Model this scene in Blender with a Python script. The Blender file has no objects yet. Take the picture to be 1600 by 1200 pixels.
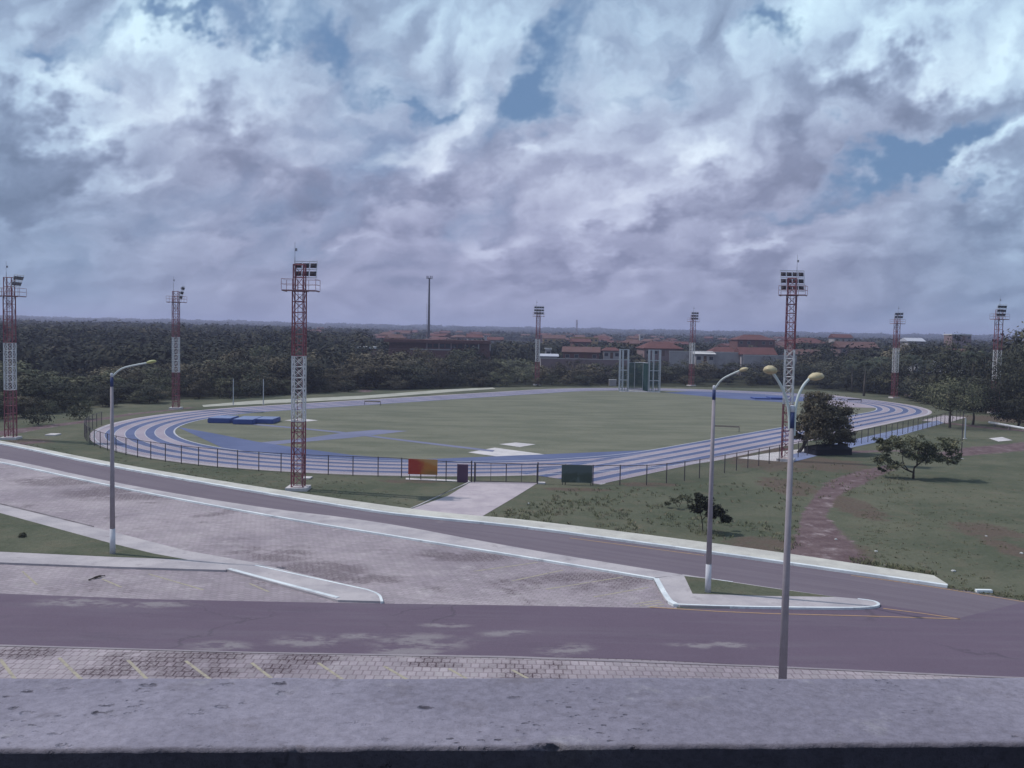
import bpy, bmesh, math, random
import numpy as np
from mathutils import Matrix, Vector
rng = random.Random(7)
nrg = np.random.default_rng(11)
PI = math.pi
SC = bpy.context.scene
COL = SC.collection

# ------------------------------------------------------------------ camera
F, HY, ROLL, H = 1432.0, 521.2, 0.019, 14.11          # focal (px of a 1600 px frame), horizon row, roll, eye height
PITCH = math.atan((600 - HY) / F)
cam_d = bpy.data.cameras.new('camera'); cam = bpy.data.objects.new('camera', cam_d); COL.objects.link(cam)
cam_d.sensor_width = 36; cam_d.lens = F / 1600 * 36; cam_d.clip_start = 0.05; cam_d.clip_end = 20000
CM = Matrix.Rotation(PI / 2 - PITCH, 4, 'X') @ Matrix.Rotation(ROLL, 4, 'Z')
CM.translation = (0, 0, H); cam.matrix_world = CM; SC.camera = cam
R3 = CM.to_3x3()
def ray(px, py):
    return R3 @ Vector(((px - 800) / F, (600 - py) / F, -1))
def at(px, py, z=0.0):                                  # measured photo point -> world point at height z
    d = ray(px, py); t = (z - H) / d.z
    return Vector((d.x * t, d.y * t, z))
def at_depth(px, py, dist):
    d = ray(px, py); t = dist / d.y
    return Vector((d.x * t, dist, H + d.z * t))
def hor(px): return HY + ROLL * (px - 800)
def P2(pts): return [at(*p).xy for p in pts]

# ------------------------------------------------------------------ node helpers
class NT:
    def __init__(s, tree): s.t = tree; s.n = tree.nodes; s.l = tree.links
    def new(s, typ, **kw):
        n = s.n.new(typ)
        for k, v in kw.items(): setattr(n, k, v)
        return n
    def put(s, sock, v):
        if isinstance(v, bpy.types.NodeSocket): s.l.new(v, sock)
        elif v is not None:
            if isinstance(v, (tuple, list)) and len(v) == 3 and sock.type == 'RGBA': v = (*v, 1)
            sock.default_value = v
    def m(s, op, a, b=None, c=None, clamp=False):
        n = s.new('ShaderNodeMath', operation=op, use_clamp=clamp)
        s.put(n.inputs[0], a); s.put(n.inputs[1], b); s.put(n.inputs[2], c); return n.outputs[0]
    def v(s, op, a, b=None):
        n = s.new('ShaderNodeVectorMath', operation=op); s.put(n.inputs[0], a)
        if op == 'SCALE': s.put(n.inputs[3], b)
        else: s.put(n.inputs[1], b)
        return n.outputs['Value'] if op in ('LENGTH', 'DOT_PRODUCT', 'DISTANCE') else n.outputs[0]
    def mix(s, f, a, b, blend='MIX'):
        n = s.new('ShaderNodeMix', data_type='RGBA', blend_type=blend)
        s.put(n.inputs[0], f); s.put(n.inputs[6], a); s.put(n.inputs[7], b); return n.outputs[2]
    def noise(s, vec, scale, detail=4, rough=.55, dist=0.0):
        n = s.new('ShaderNodeTexNoise'); s.put(n.inputs['Vector'], vec)
        s.put(n.inputs['Scale'], scale); n.inputs['Detail'].default_value = detail
        n.inputs['Roughness'].default_value = rough; n.inputs['Distortion'].default_value = dist
        return n.outputs['Fac']
    def ss(s, x, a, b):                                  # smoothstep a..b
        n = s.new('ShaderNodeMapRange', interpolation_type='SMOOTHSTEP'); s.put(n.inputs[0], x)
        n.inputs[1].default_value = a; n.inputs[2].default_value = b; return n.outputs[0]
    def pos(s): return s.new('ShaderNodeNewGeometry').outputs['Position']
    def obj(s): return s.new('ShaderNodeTexCoord').outputs['Object']
    def sep(s, v):
        n = s.new('ShaderNodeSeparateXYZ'); s.put(n.inputs[0], v); return n.outputs
    def comb(s, x, y, z):
        n = s.new('ShaderNodeCombineXYZ'); s.put(n.inputs[0], x); s.put(n.inputs[1], y); s.put(n.inputs[2], z); return n.outputs[0]
    def bump(s, h, strength=.3, dist=.02):
        n = s.new('ShaderNodeBump'); s.put(n.inputs['Height'], h); n.inputs['Strength'].default_value = strength
        n.inputs['Distance'].default_value = dist; return n.outputs[0]
    def blobs(s, p, spots):                              # soft ellipses (x, y, rx, ry, angle) on the ground
        tot = None; o = s.sep(p)
        for (cx, cy, rx, ry, an) in spots:
            dx = s.m('SUBTRACT', o[0], cx); dy = s.m('SUBTRACT', o[1], cy); c, sn = math.cos(an), math.sin(an)
            a = s.m('ADD', s.m('MULTIPLY', dx, c / rx), s.m('MULTIPLY', dy, sn / rx))
            b = s.m('ADD', s.m('MULTIPLY', dx, -sn / ry), s.m('MULTIPLY', dy, c / ry))
            r = s.m('ADD', s.m('MULTIPLY', a, a), s.m('MULTIPLY', b, b))
            g = s.m('POWER', 2.718, s.m('MULTIPLY', r, -1.0))
            tot = g if tot is None else s.m('MAXIMUM', tot, g)
        return tot
MATS = {}
def mat(name, build, rough=.85, spec=.25):
    m = bpy.data.materials.new(name); m.use_nodes = True; t = NT(m.node_tree)
    b = t.n['Principled BSDF']; b.inputs['Roughness'].default_value = rough
    b.inputs['Specular IOR Level'].default_value = spec
    r = build(t)
    if isinstance(r, dict):
        for k, v in r.items(): t.put(b.inputs[k], v)
    else: t.put(b.inputs['Base Color'], r)
    MATS[name] = m; return m
def plain(name, c, var=.25, scale=3.0, rough=.8, spec=.25, metal=0.0, dirt=None):
    def f(t):
        p = t.obj(); n = t.noise(p, scale, 5)
        k = t.m('MULTIPLY_ADD', n, 2 * var, 1 - var)
        col = t.v('SCALE', c, k)
        if dirt: col = t.mix(t.m('MULTIPLY', t.ss(t.noise(p, scale * .45, 6, .65), .5, .72), .6), col, dirt)
        return {'Base Color': col, 'Metallic': metal}
    return mat(name, f, rough, spec)

# ------------------------------------------------------------------ mesh helpers
class MB:
    def __init__(s): s.v = []; s.f = []; s.mi = []; s.cur = 0
    def add(s, vs, fs):
        o = len(s.v); s.v += [tuple(q) for q in vs]
        for f in fs: s.f.append(tuple(o + i for i in f)); s.mi.append(s.cur)
        return s
    def box(s, x0, x1, y0, y1, z0, z1, M=None):
        vs = [Vector((x, y, z)) for z in (z0, z1) for x, y in ((x0, y0), (x1, y0), (x1, y1), (x0, y1))]
        if M: vs = [M @ q for q in vs]
        return s.add(vs, [(3, 2, 1, 0), (4, 5, 6, 7), (0, 1, 5, 4), (1, 2, 6, 5), (2, 3, 7, 6), (3, 0, 4, 7)])
    def tube(s, pts, rad, n=6, cap=True):
        pts = [Vector(p) for p in pts]; rads = rad if isinstance(rad, (list, tuple)) else [rad] * len(pts)
        vs = []
        for i, p in enumerate(pts):
            d = (pts[min(i + 1, len(pts) - 1)] - pts[max(i - 1, 0)]).normalized()
            u = d.cross(Vector((0, 1, 0)) if abs(d.y) < .9 else Vector((1, 0, 0))).normalized(); w = d.cross(u)
            vs += [p + (u * math.cos(2 * PI * k / n) + w * math.sin(2 * PI * k / n)) * rads[i] for k in range(n)]
        fs = [(i * n + k, i * n + (k + 1) % n, (i + 1) * n + (k + 1) % n, (i + 1) * n + k) for i in range(len(pts) - 1) for k in range(n)]
        if cap: fs += [tuple(range(n))[::-1], tuple((len(pts) - 1) * n + k for k in range(n))]
        return s.add(vs, fs)
    def prism(s, poly, z0, z1, bottom=False):
        n = len(poly); vs = [(x, y, z0) for x, y in poly] + [(x, y, z1) for x, y in poly]
        a = sum(poly[i][0] * poly[(i + 1) % n][1] - poly[(i + 1) % n][0] * poly[i][1] for i in range(n))
        r = range(n) if a > 0 else range(n - 1, -1, -1); r = list(r)
        fs = [tuple(n + i for i in r)]
        fs += [(r[i], r[(i + 1) % n], n + r[(i + 1) % n], n + r[i]) for i in range(n)]
        return s.add(vs, fs)
    def sheet(s, poly, z):
        n = len(poly); a = sum(poly[i][0] * poly[(i + 1) % n][1] - poly[(i + 1) % n][0] * poly[i][1] for i in range(n))
        vs = [(x, y, z) for x, y in poly]
        return s.add(vs, [tuple(range(n)) if a > 0 else tuple(range(n))[::-1]])
    def strip(s, A, B, z):                               # quads between two polylines with the same count
        n = len(A); vs = [(p[0], p[1], z) for p in A] + [(p[0], p[1], z) for p in B]
        fs = []
        for i in range(n - 1):
            q = (i, i + 1, n + i + 1, n + i)
            c = (Vector(vs[q[1]]) - Vector(vs[q[0]])).cross(Vector(vs[q[3]]) - Vector(vs[q[0]]))
            fs.append(q if c.z > 0 else q[::-1])
        return s.add(vs, fs)
    def build(s, name, material, parent=None, smooth=False):
        me = bpy.data.meshes.new(name); me.from_pydata(s.v, [], s.f)
        ms = material if isinstance(material, (list, tuple)) else [material]
        for m in ms: me.materials.append(MATS[m] if isinstance(m, str) else m)
        if len(ms) > 1: me.polygons.foreach_set('material_index', s.mi)
        if smooth: me.polygons.foreach_set('use_smooth', [True] * len(s.f))
        me.update(); o = bpy.data.objects.new(name, me); COL.objects.link(o)
        if parent: o.parent = parent
        return o
def tri_fix(o):                                          # concave n-gons: triangulate properly
    bm = bmesh.new(); bm.from_mesh(o.data); bmesh.ops.triangulate(bm, faces=[f for f in bm.faces if len(f.verts) > 4], ngon_method='EAR_CLIP'); bm.to_mesh(o.data); bm.free(); return o
def tag(o, label, cat, group=None):
    o['label'] = label; o['category'] = cat
    if group: o['group'] = group
    return o
def struct(o): o['kind'] = 'structure'; return o
def stuff(o): o['kind'] = 'stuff'; return o
def thing(name, label, cat, loc=(0, 0, 0), rz=0, group=None):
    o = bpy.data.objects.new(name, None); COL.objects.link(o); o.location = loc; o.rotation_euler = (0, 0, rz)
    o.empty_display_size = .5
    return tag(o, label, cat, group)
def copy_tree(o, parent=None):
    c = o.copy(); COL.objects.link(c)
    if parent: c.parent = parent
    for ch in list(o.children): copy_tree(ch, c)
    return c
def polyline(pts, step):                                 # resample
    out = [Vector(pts[0]).to_2d()]; acc = 0
    for a, b in zip(pts, pts[1:]):
        a = Vector(a).to_2d(); b = Vector(b).to_2d(); L = (b - a).length; n = max(1, round(L / step))
        out += [a.lerp(b, k / n) for k in range(1, n + 1)]
    return out
def smooth(pts, it=2):                                   # Chaikin, ends kept
    pts = [Vector(p) for p in pts]
    for _ in range(it):
        q = [pts[0]]
        for a, b in zip(pts, pts[1:]): q += [a.lerp(b, .25), a.lerp(b, .75)]
        pts = q + [pts[-1]]
    return pts
def offset(pts, d):
    out = []
    for i, p in enumerate(pts):
        t = (pts[min(i + 1, len(pts) - 1)] - pts[max(i - 1, 0)]).normalized(); out.append(p + Vector((-t.y, t.x)) * d)
    return out
def sst(a, b, x): t = np.clip((x - a) / (b - a), 0, 1); return t * t * (3 - 2 * t)

# ------------------------------------------------------------------ terrain
def vnoise(x, y, s, seed):
    x = x / s; y = y / s; xi = np.floor(x).astype(np.int64); yi = np.floor(y).astype(np.int64); fx = x - xi; fy = y - yi
    fx = fx * fx * (3 - 2 * fx); fy = fy * fy * (3 - 2 * fy)
    def h(a, b):
        n = (a * 374761393 + b * 668265263 + seed * 1442695041) & 0x7fffffff
        n = ((n ^ (n >> 13)) * 1274126177) & 0x7fffffff
        return ((n ^ (n >> 16)) & 0xffff) / 65535.0
    return (h(xi, yi) * (1 - fx) + h(xi + 1, yi) * fx) * (1 - fy) + (h(xi, yi + 1) * (1 - fx) + h(xi + 1, yi + 1) * fx) * fy
def TZ(x, y):
    x = np.asarray(x, float); y = np.asarray(y, float)
    d = np.hypot(x, y); az = np.degrees(np.arctan2(x, y)); lf = 1 - sst(-20, -7, az)
    z = 4.0 * sst(265, 370, d) + 3.0 * sst(500, 1000, d) + 25 * sst(1300, 4000, d)
    z = z + lf * (1.0 * sst(300, 450, d) + 1.0 * sst(430, 900, d))
    z = z + sst(1500, 3500, d) * (vnoise(az * 30 + 500, d, 60, 5) + .6 * vnoise(az * 30 + 900, d, 17, 8) - .8) * 9
    return z - .0
def tz(x, y): return float(TZ(x, y))

# ------------------------------------------------------------------ track frame (a standard 400 m oval, eight 1.22 m lanes)
TCX, TCY, TTH, TL, TR, LW = 15.04, 168.76, 0.899, 84.39, 36.5, 1.22
tc, tsn = math.cos(TTH), math.sin(TTH)
def tw(u, v): return Vector((TCX + tc * u - tsn * v, TCY + tsn * u + tc * v))
def tl(x, y): dx, dy = x - TCX, y - TCY; return Vector((tc * dx + tsn * dy, -tsn * dx + tc * dy))
def oval(off, n=64):
    r = TR + off; p = []
    for k in range(13): p.append((-TL / 2 + TL * k / 12, -r))
    for k in range(1, n): a = -PI / 2 + PI * k / n; p.append((TL / 2 + r * math.cos(a), r * math.sin(a)))
    for k in range(13): p.append((TL / 2 - TL * k / 12, r))
    for k in range(1, n): a = PI / 2 + PI * k / n; p.append((-TL / 2 + r * math.cos(a), r * math.sin(a)))
    p.append(p[0]); return [tw(*q) for q in p]
CHUTE = tl(*at(936, 757).xy).x                           # where the sprint straight starts, left of the bend

# ------------------------------------------------------------------ materials
def m_ground(t):
    p = t.pos(); a = t.new('ShaderNodeVertexColor', layer_name='cover'); s = t.sep(a.outputs['Color']); al = a.outputs['Alpha']
    n1 = t.noise(p, .09, 6, .6); n2 = t.noise(p, .6, 6, .65); n3 = t.noise(p, 4.5, 4, .7)
    stretch = t.noise(t.v('MULTIPLY', p, (.35, 1.0, 1)), .22, 5, .6)
    g = t.mix(t.ss(n1, .35, .68), (.082, .092, .064), (.128, .128, .092))
    g = t.mix(t.m('MULTIPLY', t.ss(n2, .48, .7), .55), g, (.142, .122, .09))
    g = t.mix(t.m('MULTIPLY', t.ss(n2, .46, .27), .5), g, (.055, .062, .042))
    inf = t.mix(t.ss(stretch, .34, .66), (.132, .138, .104), (.18, .178, .136))
    inf = t.mix(t.m('MULTIPLY', t.ss(n2, .52, .72), .35), inf, (.10, .106, .07))
    col = t.mix(t.ss(t.m('MULTIPLY_ADD', t.m('SUBTRACT', n2, .5), .8, s[2]), .35, .65), g, inf)
    dry = t.mix(n3, (.088, .067, .054), (.14, .112, .092))
    col = t.mix(t.ss(t.m('MULTIPLY_ADD', t.m('SUBTRACT', n2, .5), 1.3, s[1]), .4, .75), col, dry)
    earth = t.mix(t.ss(n2, .4, .68), (.12, .082, .088), (.172, .126, .13)); earth = t.mix(t.m('MULTIPLY', t.ss(t.noise(p, .45, 5, .7), .54, .70), .75), earth, (.33, .27, .275))
    col = t.mix(t.ss(t.m('MULTIPLY_ADD', t.m('SUBTRACT', t.noise(p, .9, 5, .7), .5), 1.7, s[0]), .3, .85), col, earth)
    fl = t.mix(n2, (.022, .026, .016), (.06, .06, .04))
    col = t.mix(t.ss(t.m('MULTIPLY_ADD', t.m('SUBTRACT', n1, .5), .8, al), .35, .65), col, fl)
    col = t.v('SCALE', col, t.m('MULTIPLY_ADD', n3, .7, .65))
    h = t.m('ADD', t.m('MULTIPLY', n3, 1.0), t.m('MULTIPLY', n2, 2.0))
    return {'Base Color': col, 'Normal': t.bump(h, .8, .12)}
mat('ground_cover', m_ground, 1.0, .05)
def spots_px(l):
    out = []
    for (px, py, rx, ry, an) in l:
        c = at(px, py); w = c.y / F; out.append((c.x, c.y, rx * w, ry * w * c.y / H, an))
    return out
def m_asphalt_near(t):
    p = t.pos(); n = t.noise(p, .18, 5, .6); f = t.noise(p, 22, 3, .75); st = t.noise(t.v('MULTIPLY', p, (.10, 1, 1)), .9, 5, .6)
    c = t.mix(n, (.102, .074, .105), (.134, .099, .134)); c = t.mix(t.m('MULTIPLY', t.ss(st, .45, .7), .35), c, (.155, .134, .16))
    b = t.blobs(p, spots_px([(115, 942, 60, 8, .05), (230, 945, 80, 6, .1), (660, 1004, 80, 15, 0.1), (640, 1018, 60, 9, 0), (695, 978, 40, 4, 0), (885, 1016, 45, 10, .3), (1085, 1009, 40, 5, 0), (1140, 1008, 35, 6, -.2), (480, 1003, 60, 10, 0), (790, 990, 50, 5, .2), (345, 1010, 50, 9, 0), (560, 995, 40, 5, 0)]))
    k = t.m('MULTIPLY', b, t.ss(t.noise(t.v('MULTIPLY', p, (.5, 1, 1)), 1.3, 7, .72), .36, .6))
    c = t.mix(t.m('MULTIPLY', t.ss(k, .08, .75), .75), c, (.24, .215, .225))
    w = t.new('ShaderNodeTexVoronoi', feature='DISTANCE_TO_EDGE'); t.put(w.inputs['Vector'], t.v('ADD', p, t.v('SCALE', t.comb(t.noise(p, .7, 4), t.noise(t.v('ADD', p, (9, 4, 0)), .7, 4), 0), 2.5))); w.inputs['Scale'].default_value = .10
    cr = t.m('MULTIPLY', t.ss(w.outputs[0], .011, .003), t.ss(t.noise(p, .15, 2), .5, .62))
    c = t.mix(t.m('MULTIPLY', cr, .35), c, (.05, .045, .055))
    c = t.mix(t.m('MULTIPLY', t.ss(t.noise(t.v('MULTIPLY', p, (.25, 1.2, 1)), .5, 6, .7), .55, .75), .4), c, (.07, .055, .078)); c = t.v('SCALE', c, t.m('MULTIPLY_ADD', f, .8, .6)); return {'Base Color': c, 'Normal': t.bump(f, .4, .01)}
mat('asphalt', m_asphalt_near, .9, .25)
def m_asphalt_far(t):
    p = t.pos(); n = t.noise(p, .12, 6, .62); f = t.noise(p, 14, 3, .7)
    ln = t.noise(t.v('MULTIPLY', t.new('ShaderNodeUVMap', uv_map='along').outputs[0], (.03, 1.6, 1)), 1.0, 5, .6)
    c = t.mix(n, (.125, .10, .125), (.175, .145, .168)); c = t.mix(t.m('MULTIPLY', t.ss(ln, .42, .66), .6), c, (.115, .09, .115))
    c = t.mix(t.m('MULTIPLY', t.ss(t.noise(p, .45, 7, .7), .58, .75), .45), c, (.26, .22, .23))
    return t.v('SCALE', c, t.m('MULTIPLY_ADD', f, .4, .8))
mat('worn_asphalt', m_asphalt_far, .9, .25)
def m_paver(w, h, stain, rot=0.0, seed=0.0):
    def f(t):
        p = t.pos(); q = t.new('ShaderNodeMapping'); t.put(q.inputs[0], p); q.inputs[3].default_value = (1, 1, 1); q.inputs[2].default_value = (0, 0, rot)
        b = t.new('ShaderNodeTexBrick', offset=.5); t.put(b.inputs['Vector'], t.v('ADD', q.outputs[0], t.v('SCALE', t.comb(t.noise(p, 1.5, 2), t.noise(t.v('ADD', p, (3, 7, 0)), 1.5, 2), 0), .06)))
        b.inputs['Scale'].default_value = 1; b.inputs['Brick Width'].default_value = w; b.inputs['Row Height'].default_value = h; b.inputs['Mortar Size'].default_value = .02 if h < .4 else .035; b.inputs['Mortar Smooth'].default_value = .3
        t.put(b.inputs['Color1'], (.9, .9, .9, 1)); t.put(b.inputs['Color2'], (1.08, 1.06, 1.08, 1)); t.put(b.inputs['Mortar'], (.74, .71, .73, 1) if h < .4 else (.72, .68, .70, 1))
        big = t.noise(t.v('ADD', p, (seed, 0, 0)), .1, 6, .62); md = t.noise(p, .5, 6, .68); fi = t.noise(p, 9, 4, .7)
        c = t.mix(t.ss(big, .36, .66), (.265, .228, .25), (.36, .315, .33))
        c = t.mix(t.m('MULTIPLY', t.ss(md, .5, .68), .5), c, (.42, .38, .385))
        st = t.m('MULTIPLY', t.ss(t.noise(t.v('ADD', p, (40 + seed, 9, 0)), .16, 5, .62), .53, .66), t.ss(md, .36, .56)); st = t.m('MAXIMUM', st, t.m('MULTIPLY', t.ss(t.blobs(p, spots_px(stain)), .25, .7), t.ss(md, .36, .5)))
        m_ = b.outputs['Fac']; dirt = t.m('MULTIPLY', st, t.m('MULTIPLY_ADD', m_, .45, t.m('MULTIPLY_ADD', t.ss(fi, .4, .62), .5, .12)), clamp=True)
        c = t.mix(1.0, c, b.outputs['Color'], 'MULTIPLY')
        c = t.mix(t.m('MULTIPLY', dirt, 1.25, clamp=True), c, (.07, .047, .056))
        c = t.v('SCALE', c, t.m('MULTIPLY_ADD', fi, .5, .75))
        return {'Base Color': c, 'Normal': t.bump(t.m('SUBTRACT', t.m('MULTIPLY', fi, .4), m_), .5, .015)}
    return f
mat('parking_pavers', m_paver(.42, .30, [(210, 770, 130, 14, 0), (90, 752, 80, 9, 0), (500, 890, 90, 16, -.1), (560, 905, 90, 9, 0), (720, 870, 90, 9, 0), (930, 905, 110, 12, 0), (440, 868, 60, 12, 0)], .35), .95, .15)
mat('kerbside_pavers', m_paver(.37, .52, [(40, 1020, 60, 12, 0), (260, 1035, 110, 20, 0), (300, 1050, 90, 12, 0), (170, 1050, 60, 10, 0), (210, 1028, 60, 10, 0), (330, 1025, 70, 9, 0), (480, 1030, 60, 10, 0), (430, 1045, 60, 9, 0), (680, 1038, 60, 6, 0)], 0, 17), .95, .15)
def m_concrete(a, b, sp, sc=1.0):
    def f(t):
        p = t.pos(); n = t.noise(p, .35 * sc, 6, .62); f_ = t.noise(p, 8 * sc, 4, .7); d = t.noise(t.v('ADD', p, (5, 3, 1)), 1.1 * sc, 7, .7)
        c = t.mix(t.ss(n, .35, .65), a, b); c = t.mix(t.m('MULTIPLY', t.ss(d, .54, .72), .55), c, sp)
        return {'Base Color': t.v('SCALE', c, t.m('MULTIPLY_ADD', f_, .36, .82)), 'Normal': t.bump(f_, .3, .01)}
    return f
mat('pavement', m_concrete((.34, .31, .33), (.44, .40, .41), (.22, .19, .20)), .95, .15)
mat('far_pavement', m_concrete((.42, .40, .37), (.53, .51, .46), (.27, .24, .22)), .95, .15)
mat('path_concrete', m_concrete((.36, .31, .34), (.45, .39, .41), (.25, .20, .23)), .95, .15)
mat('kerb_paint', m_concrete((.52, .55, .58), (.70, .73, .74), (.24, .23, .25), 1.1), .8, .2)
mat('dark_kerb', m_concrete((.12, .10, .11), (.20, .18, .19), (.07, .06, .06), 2.0), .95, .15)
mat('slab_concrete', m_concrete((.45, .42, .43), (.58, .54, .54), (.33, .29, .29)), .95, .15)
mat('curb_yellowish', m_concrete((.31, .30, .26), (.40, .39, .34), (.22, .205, .17)), .95, .15)
def m_paint(c, wear=.5):
    def f(t):
        p = t.pos(); return t.mix(t.m('MULTIPLY', t.ss(t.noise(p, 3.5, 6, .7), .45, .68), wear), c, (.22, .19, .19))
    return f
mat('gutter', m_concrete((.235, .205, .228), (.285, .25, .27), (.20, .17, .185)), .95, .15)
mat('lane_paint', m_paint((.46, .455, .50), .4), .85, .15)
mat('yellow_paint', m_paint((.36, .32, .245), .9), .9, .1)
mat('road_yellow', m_paint((.42, .27, .15), .6), .9, .1)
mat('white_paint', m_paint((.62, .63, .66), .35), .8, .2)
def m_track(a, b, c):
    def f(t):
        p = t.pos(); n = t.noise(p, .12, 6, .62); k = t.noise(p, 1.7, 5, .7)
        q = t.mix(t.ss(n, .35, .65), a, b); return t.mix(t.m('MULTIPLY', t.ss(k, .52, .72), .35), q, c)
    return f
mat('track_lilac', m_track((.285, .24, .285), (.345, .295, .335), (.22, .18, .22)), .9, .15)
mat('track_blue', m_track((.086, .106, .198), (.112, .133, .24), (.14, .145, .215)), .9, .15)
mat('runway_blue', m_track((.145, .155, .235), (.18, .185, .27), (.19, .18, .25)), .9, .15)
mat('path_blue', m_track((.17, .20, .33), (.22, .25, .38), (.27, .27, .33)), .9, .15)
plain('red_steel', (.20, .06, .078), .3, 2.0, .6, dirt=(.13, .045, .05))
plain('white_steel', (.55, .55, .57), .2, 2.0, .55, dirt=(.33, .29, .28))
plain('faded_steel', (.26, .15, .17), .3, 2.0, .6)
plain('dark_steel', (.06, .05, .06), .3, 3.0, .6)
plain('galvanised_steel', (.28, .28, .32), .2, 4.0, .5)
plain('lamp_glass', (.05, .055, .065), .2, 3.0, .15, .6)
plain('lamp_yellow', (.46, .39, .25), .25, 5.0, .45, dirt=(.30, .20, .10))
plain('lamp_green', (.36, .36, .16), .25, 5.0, .45)
plain('arm_white', (.50, .54, .53), .15, 4.0, .5)
plain('band_blue', (.04, .055, .14), .25, 3.0, .7)
plain('pole_concrete', (.28, .25, .275), .3, 1.6, .9, dirt=(.18, .15, .165))
plain('pole_white', (.50, .50, .54), .25, 2.0, .9, dirt=(.33, .30, .32))
plain('net_green', (.035, .09, .085), .2, 3.0, .9)
plain('cage_white', (.40, .42, .46), .15, 3.0, .6)
plain('mat_blue', (.05, .08, .25), .25, 1.0, .6)
plain('mat_blue_pale', (.16, .20, .34), .25, 1.0, .6)
plain('bark', (.06, .048, .042), .4, 6.0, .95)
plain('palm_bark', (.12, .10, .085), .4, 6.0, .95)
plain('black_tarp', (.012, .012, .018), .4, 2.0, .7)
plain('roof_tile', (.11, .046, .045), .4, .5, .9, dirt=(.07, .042, .042))
plain('roof_tile_faded', (.12, .066, .062), .4, .5, .9, dirt=(.08, .058, .055))
plain('roof_metal', (.42, .42, .47), .15, .5, .6)
plain('roof_pale', (.52, .50, .50), .15, .5, .8)
plain('wall_white', (.32, .29, .30), .25, .6, .9, dirt=(.18, .15, .15))
plain('wall_ochre', (.34, .22, .10), .2, .6, .9)
plain('wall_brick', (.125, .058, .055), .3, 1.2, .95)
plain('wall_pink', (.20, .14, .145), .2, .6, .9)
plain('window_dark', (.03, .03, .04), .2, 1.0, .2, .5)
plain('door_wood', (.12, .065, .045), .2, 2.0, .7)
plain('timber', (.34, .27, .22), .3, 2.0, .9)
plain('gate_purple', (.10, .055, .095), .2, 1.5, .7)
plain('balcony_plaster', (.05, .045, .055), .3, 1.0, .95)
plain('stone', (.42, .42, .42), .3, 4.0, .9)
def m_banner_orange(t):
    s = t.sep(t.new('ShaderNodeTexCoord').outputs['Generated']); n = t.noise(t.obj(), 1.2, 4, .6, .6)
    x = t.m('ADD', s[0], t.m('MULTIPLY_ADD', n, .5, -.25))
    c = t.mix(t.ss(x, .3, .62), (.42, .055, .035), (.50, .19, .045))
    c = t.mix(t.m('MULTIPLY', t.ss(t.m('ADD', s[2], t.m('MULTIPLY', x, .6)), 1.0, 1.35), .6), c, (.52, .34, .16))
    return t.mix(t.m('MULTIPLY', t.ss(s[2], .45, .1), t.m('MULTIPLY', t.ss(x, .35, .75), .7)), c, (.27, .15, .045))
mat('banner_orange', m_banner_orange, .6, .3)
def m_banner_green(t):
    s = t.sep(t.new('ShaderNodeTexCoord').outputs['Generated']); n = t.noise(t.obj(), 1.0, 4, .6, .6)
    y = t.m('ADD', s[2], t.m('MULTIPLY_ADD', n, .6, -.3))
    c = t.mix(t.ss(y, .38, .62), (.06, .075, .06), (.09, .11, .11))
    return t.mix(t.m('MULTIPLY', t.ss(n, .52, .7), .5), c, (.16, .20, .20))
mat('banner_green', m_banner_green, .6, .3)
def m_leaf(c1, c2, c3):
    def f(t):
        a = t.new('ShaderNodeVertexColor', layer_name='tint'); s = t.sep(a.outputs['Color'])
        r = t.new('ShaderNodeObjectInfo').outputs['Random']
        c = t.mix(s[0], c1, c2); c = t.mix(t.m('MULTIPLY', t.ss(s[1], .72, .95), .8), c, c3)
        return t.v('SCALE', c, t.m('MULTIPLY_ADD', r, .95, .5))
    return f
mat('leaf_dark', m_leaf((.018, .021, .016), (.044, .046, .030), (.078, .074, .046)), .8, .2)
mat('leaf_brownish', m_leaf((.045, .040, .028), (.105, .090, .058), (.15, .125, .08)), .8, .2)
mat('leaf_olive', m_leaf((.044, .048, .030), (.105, .108, .064), (.16, .15, .09)), .8, .2)
mat('leaf_far', m_leaf((.018, .021, .018), (.040, .042, .030), (.075, .066, .044)), .9, .1)
mat('leaf_palm', m_leaf((.020, .027, .018), (.045, .056, .032), (.08, .08, .045)), .6, .3)
mat('blade', m_leaf((.10, .108, .064), (.175, .172, .108), (.22, .17, .13)), .9, .1)
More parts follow.
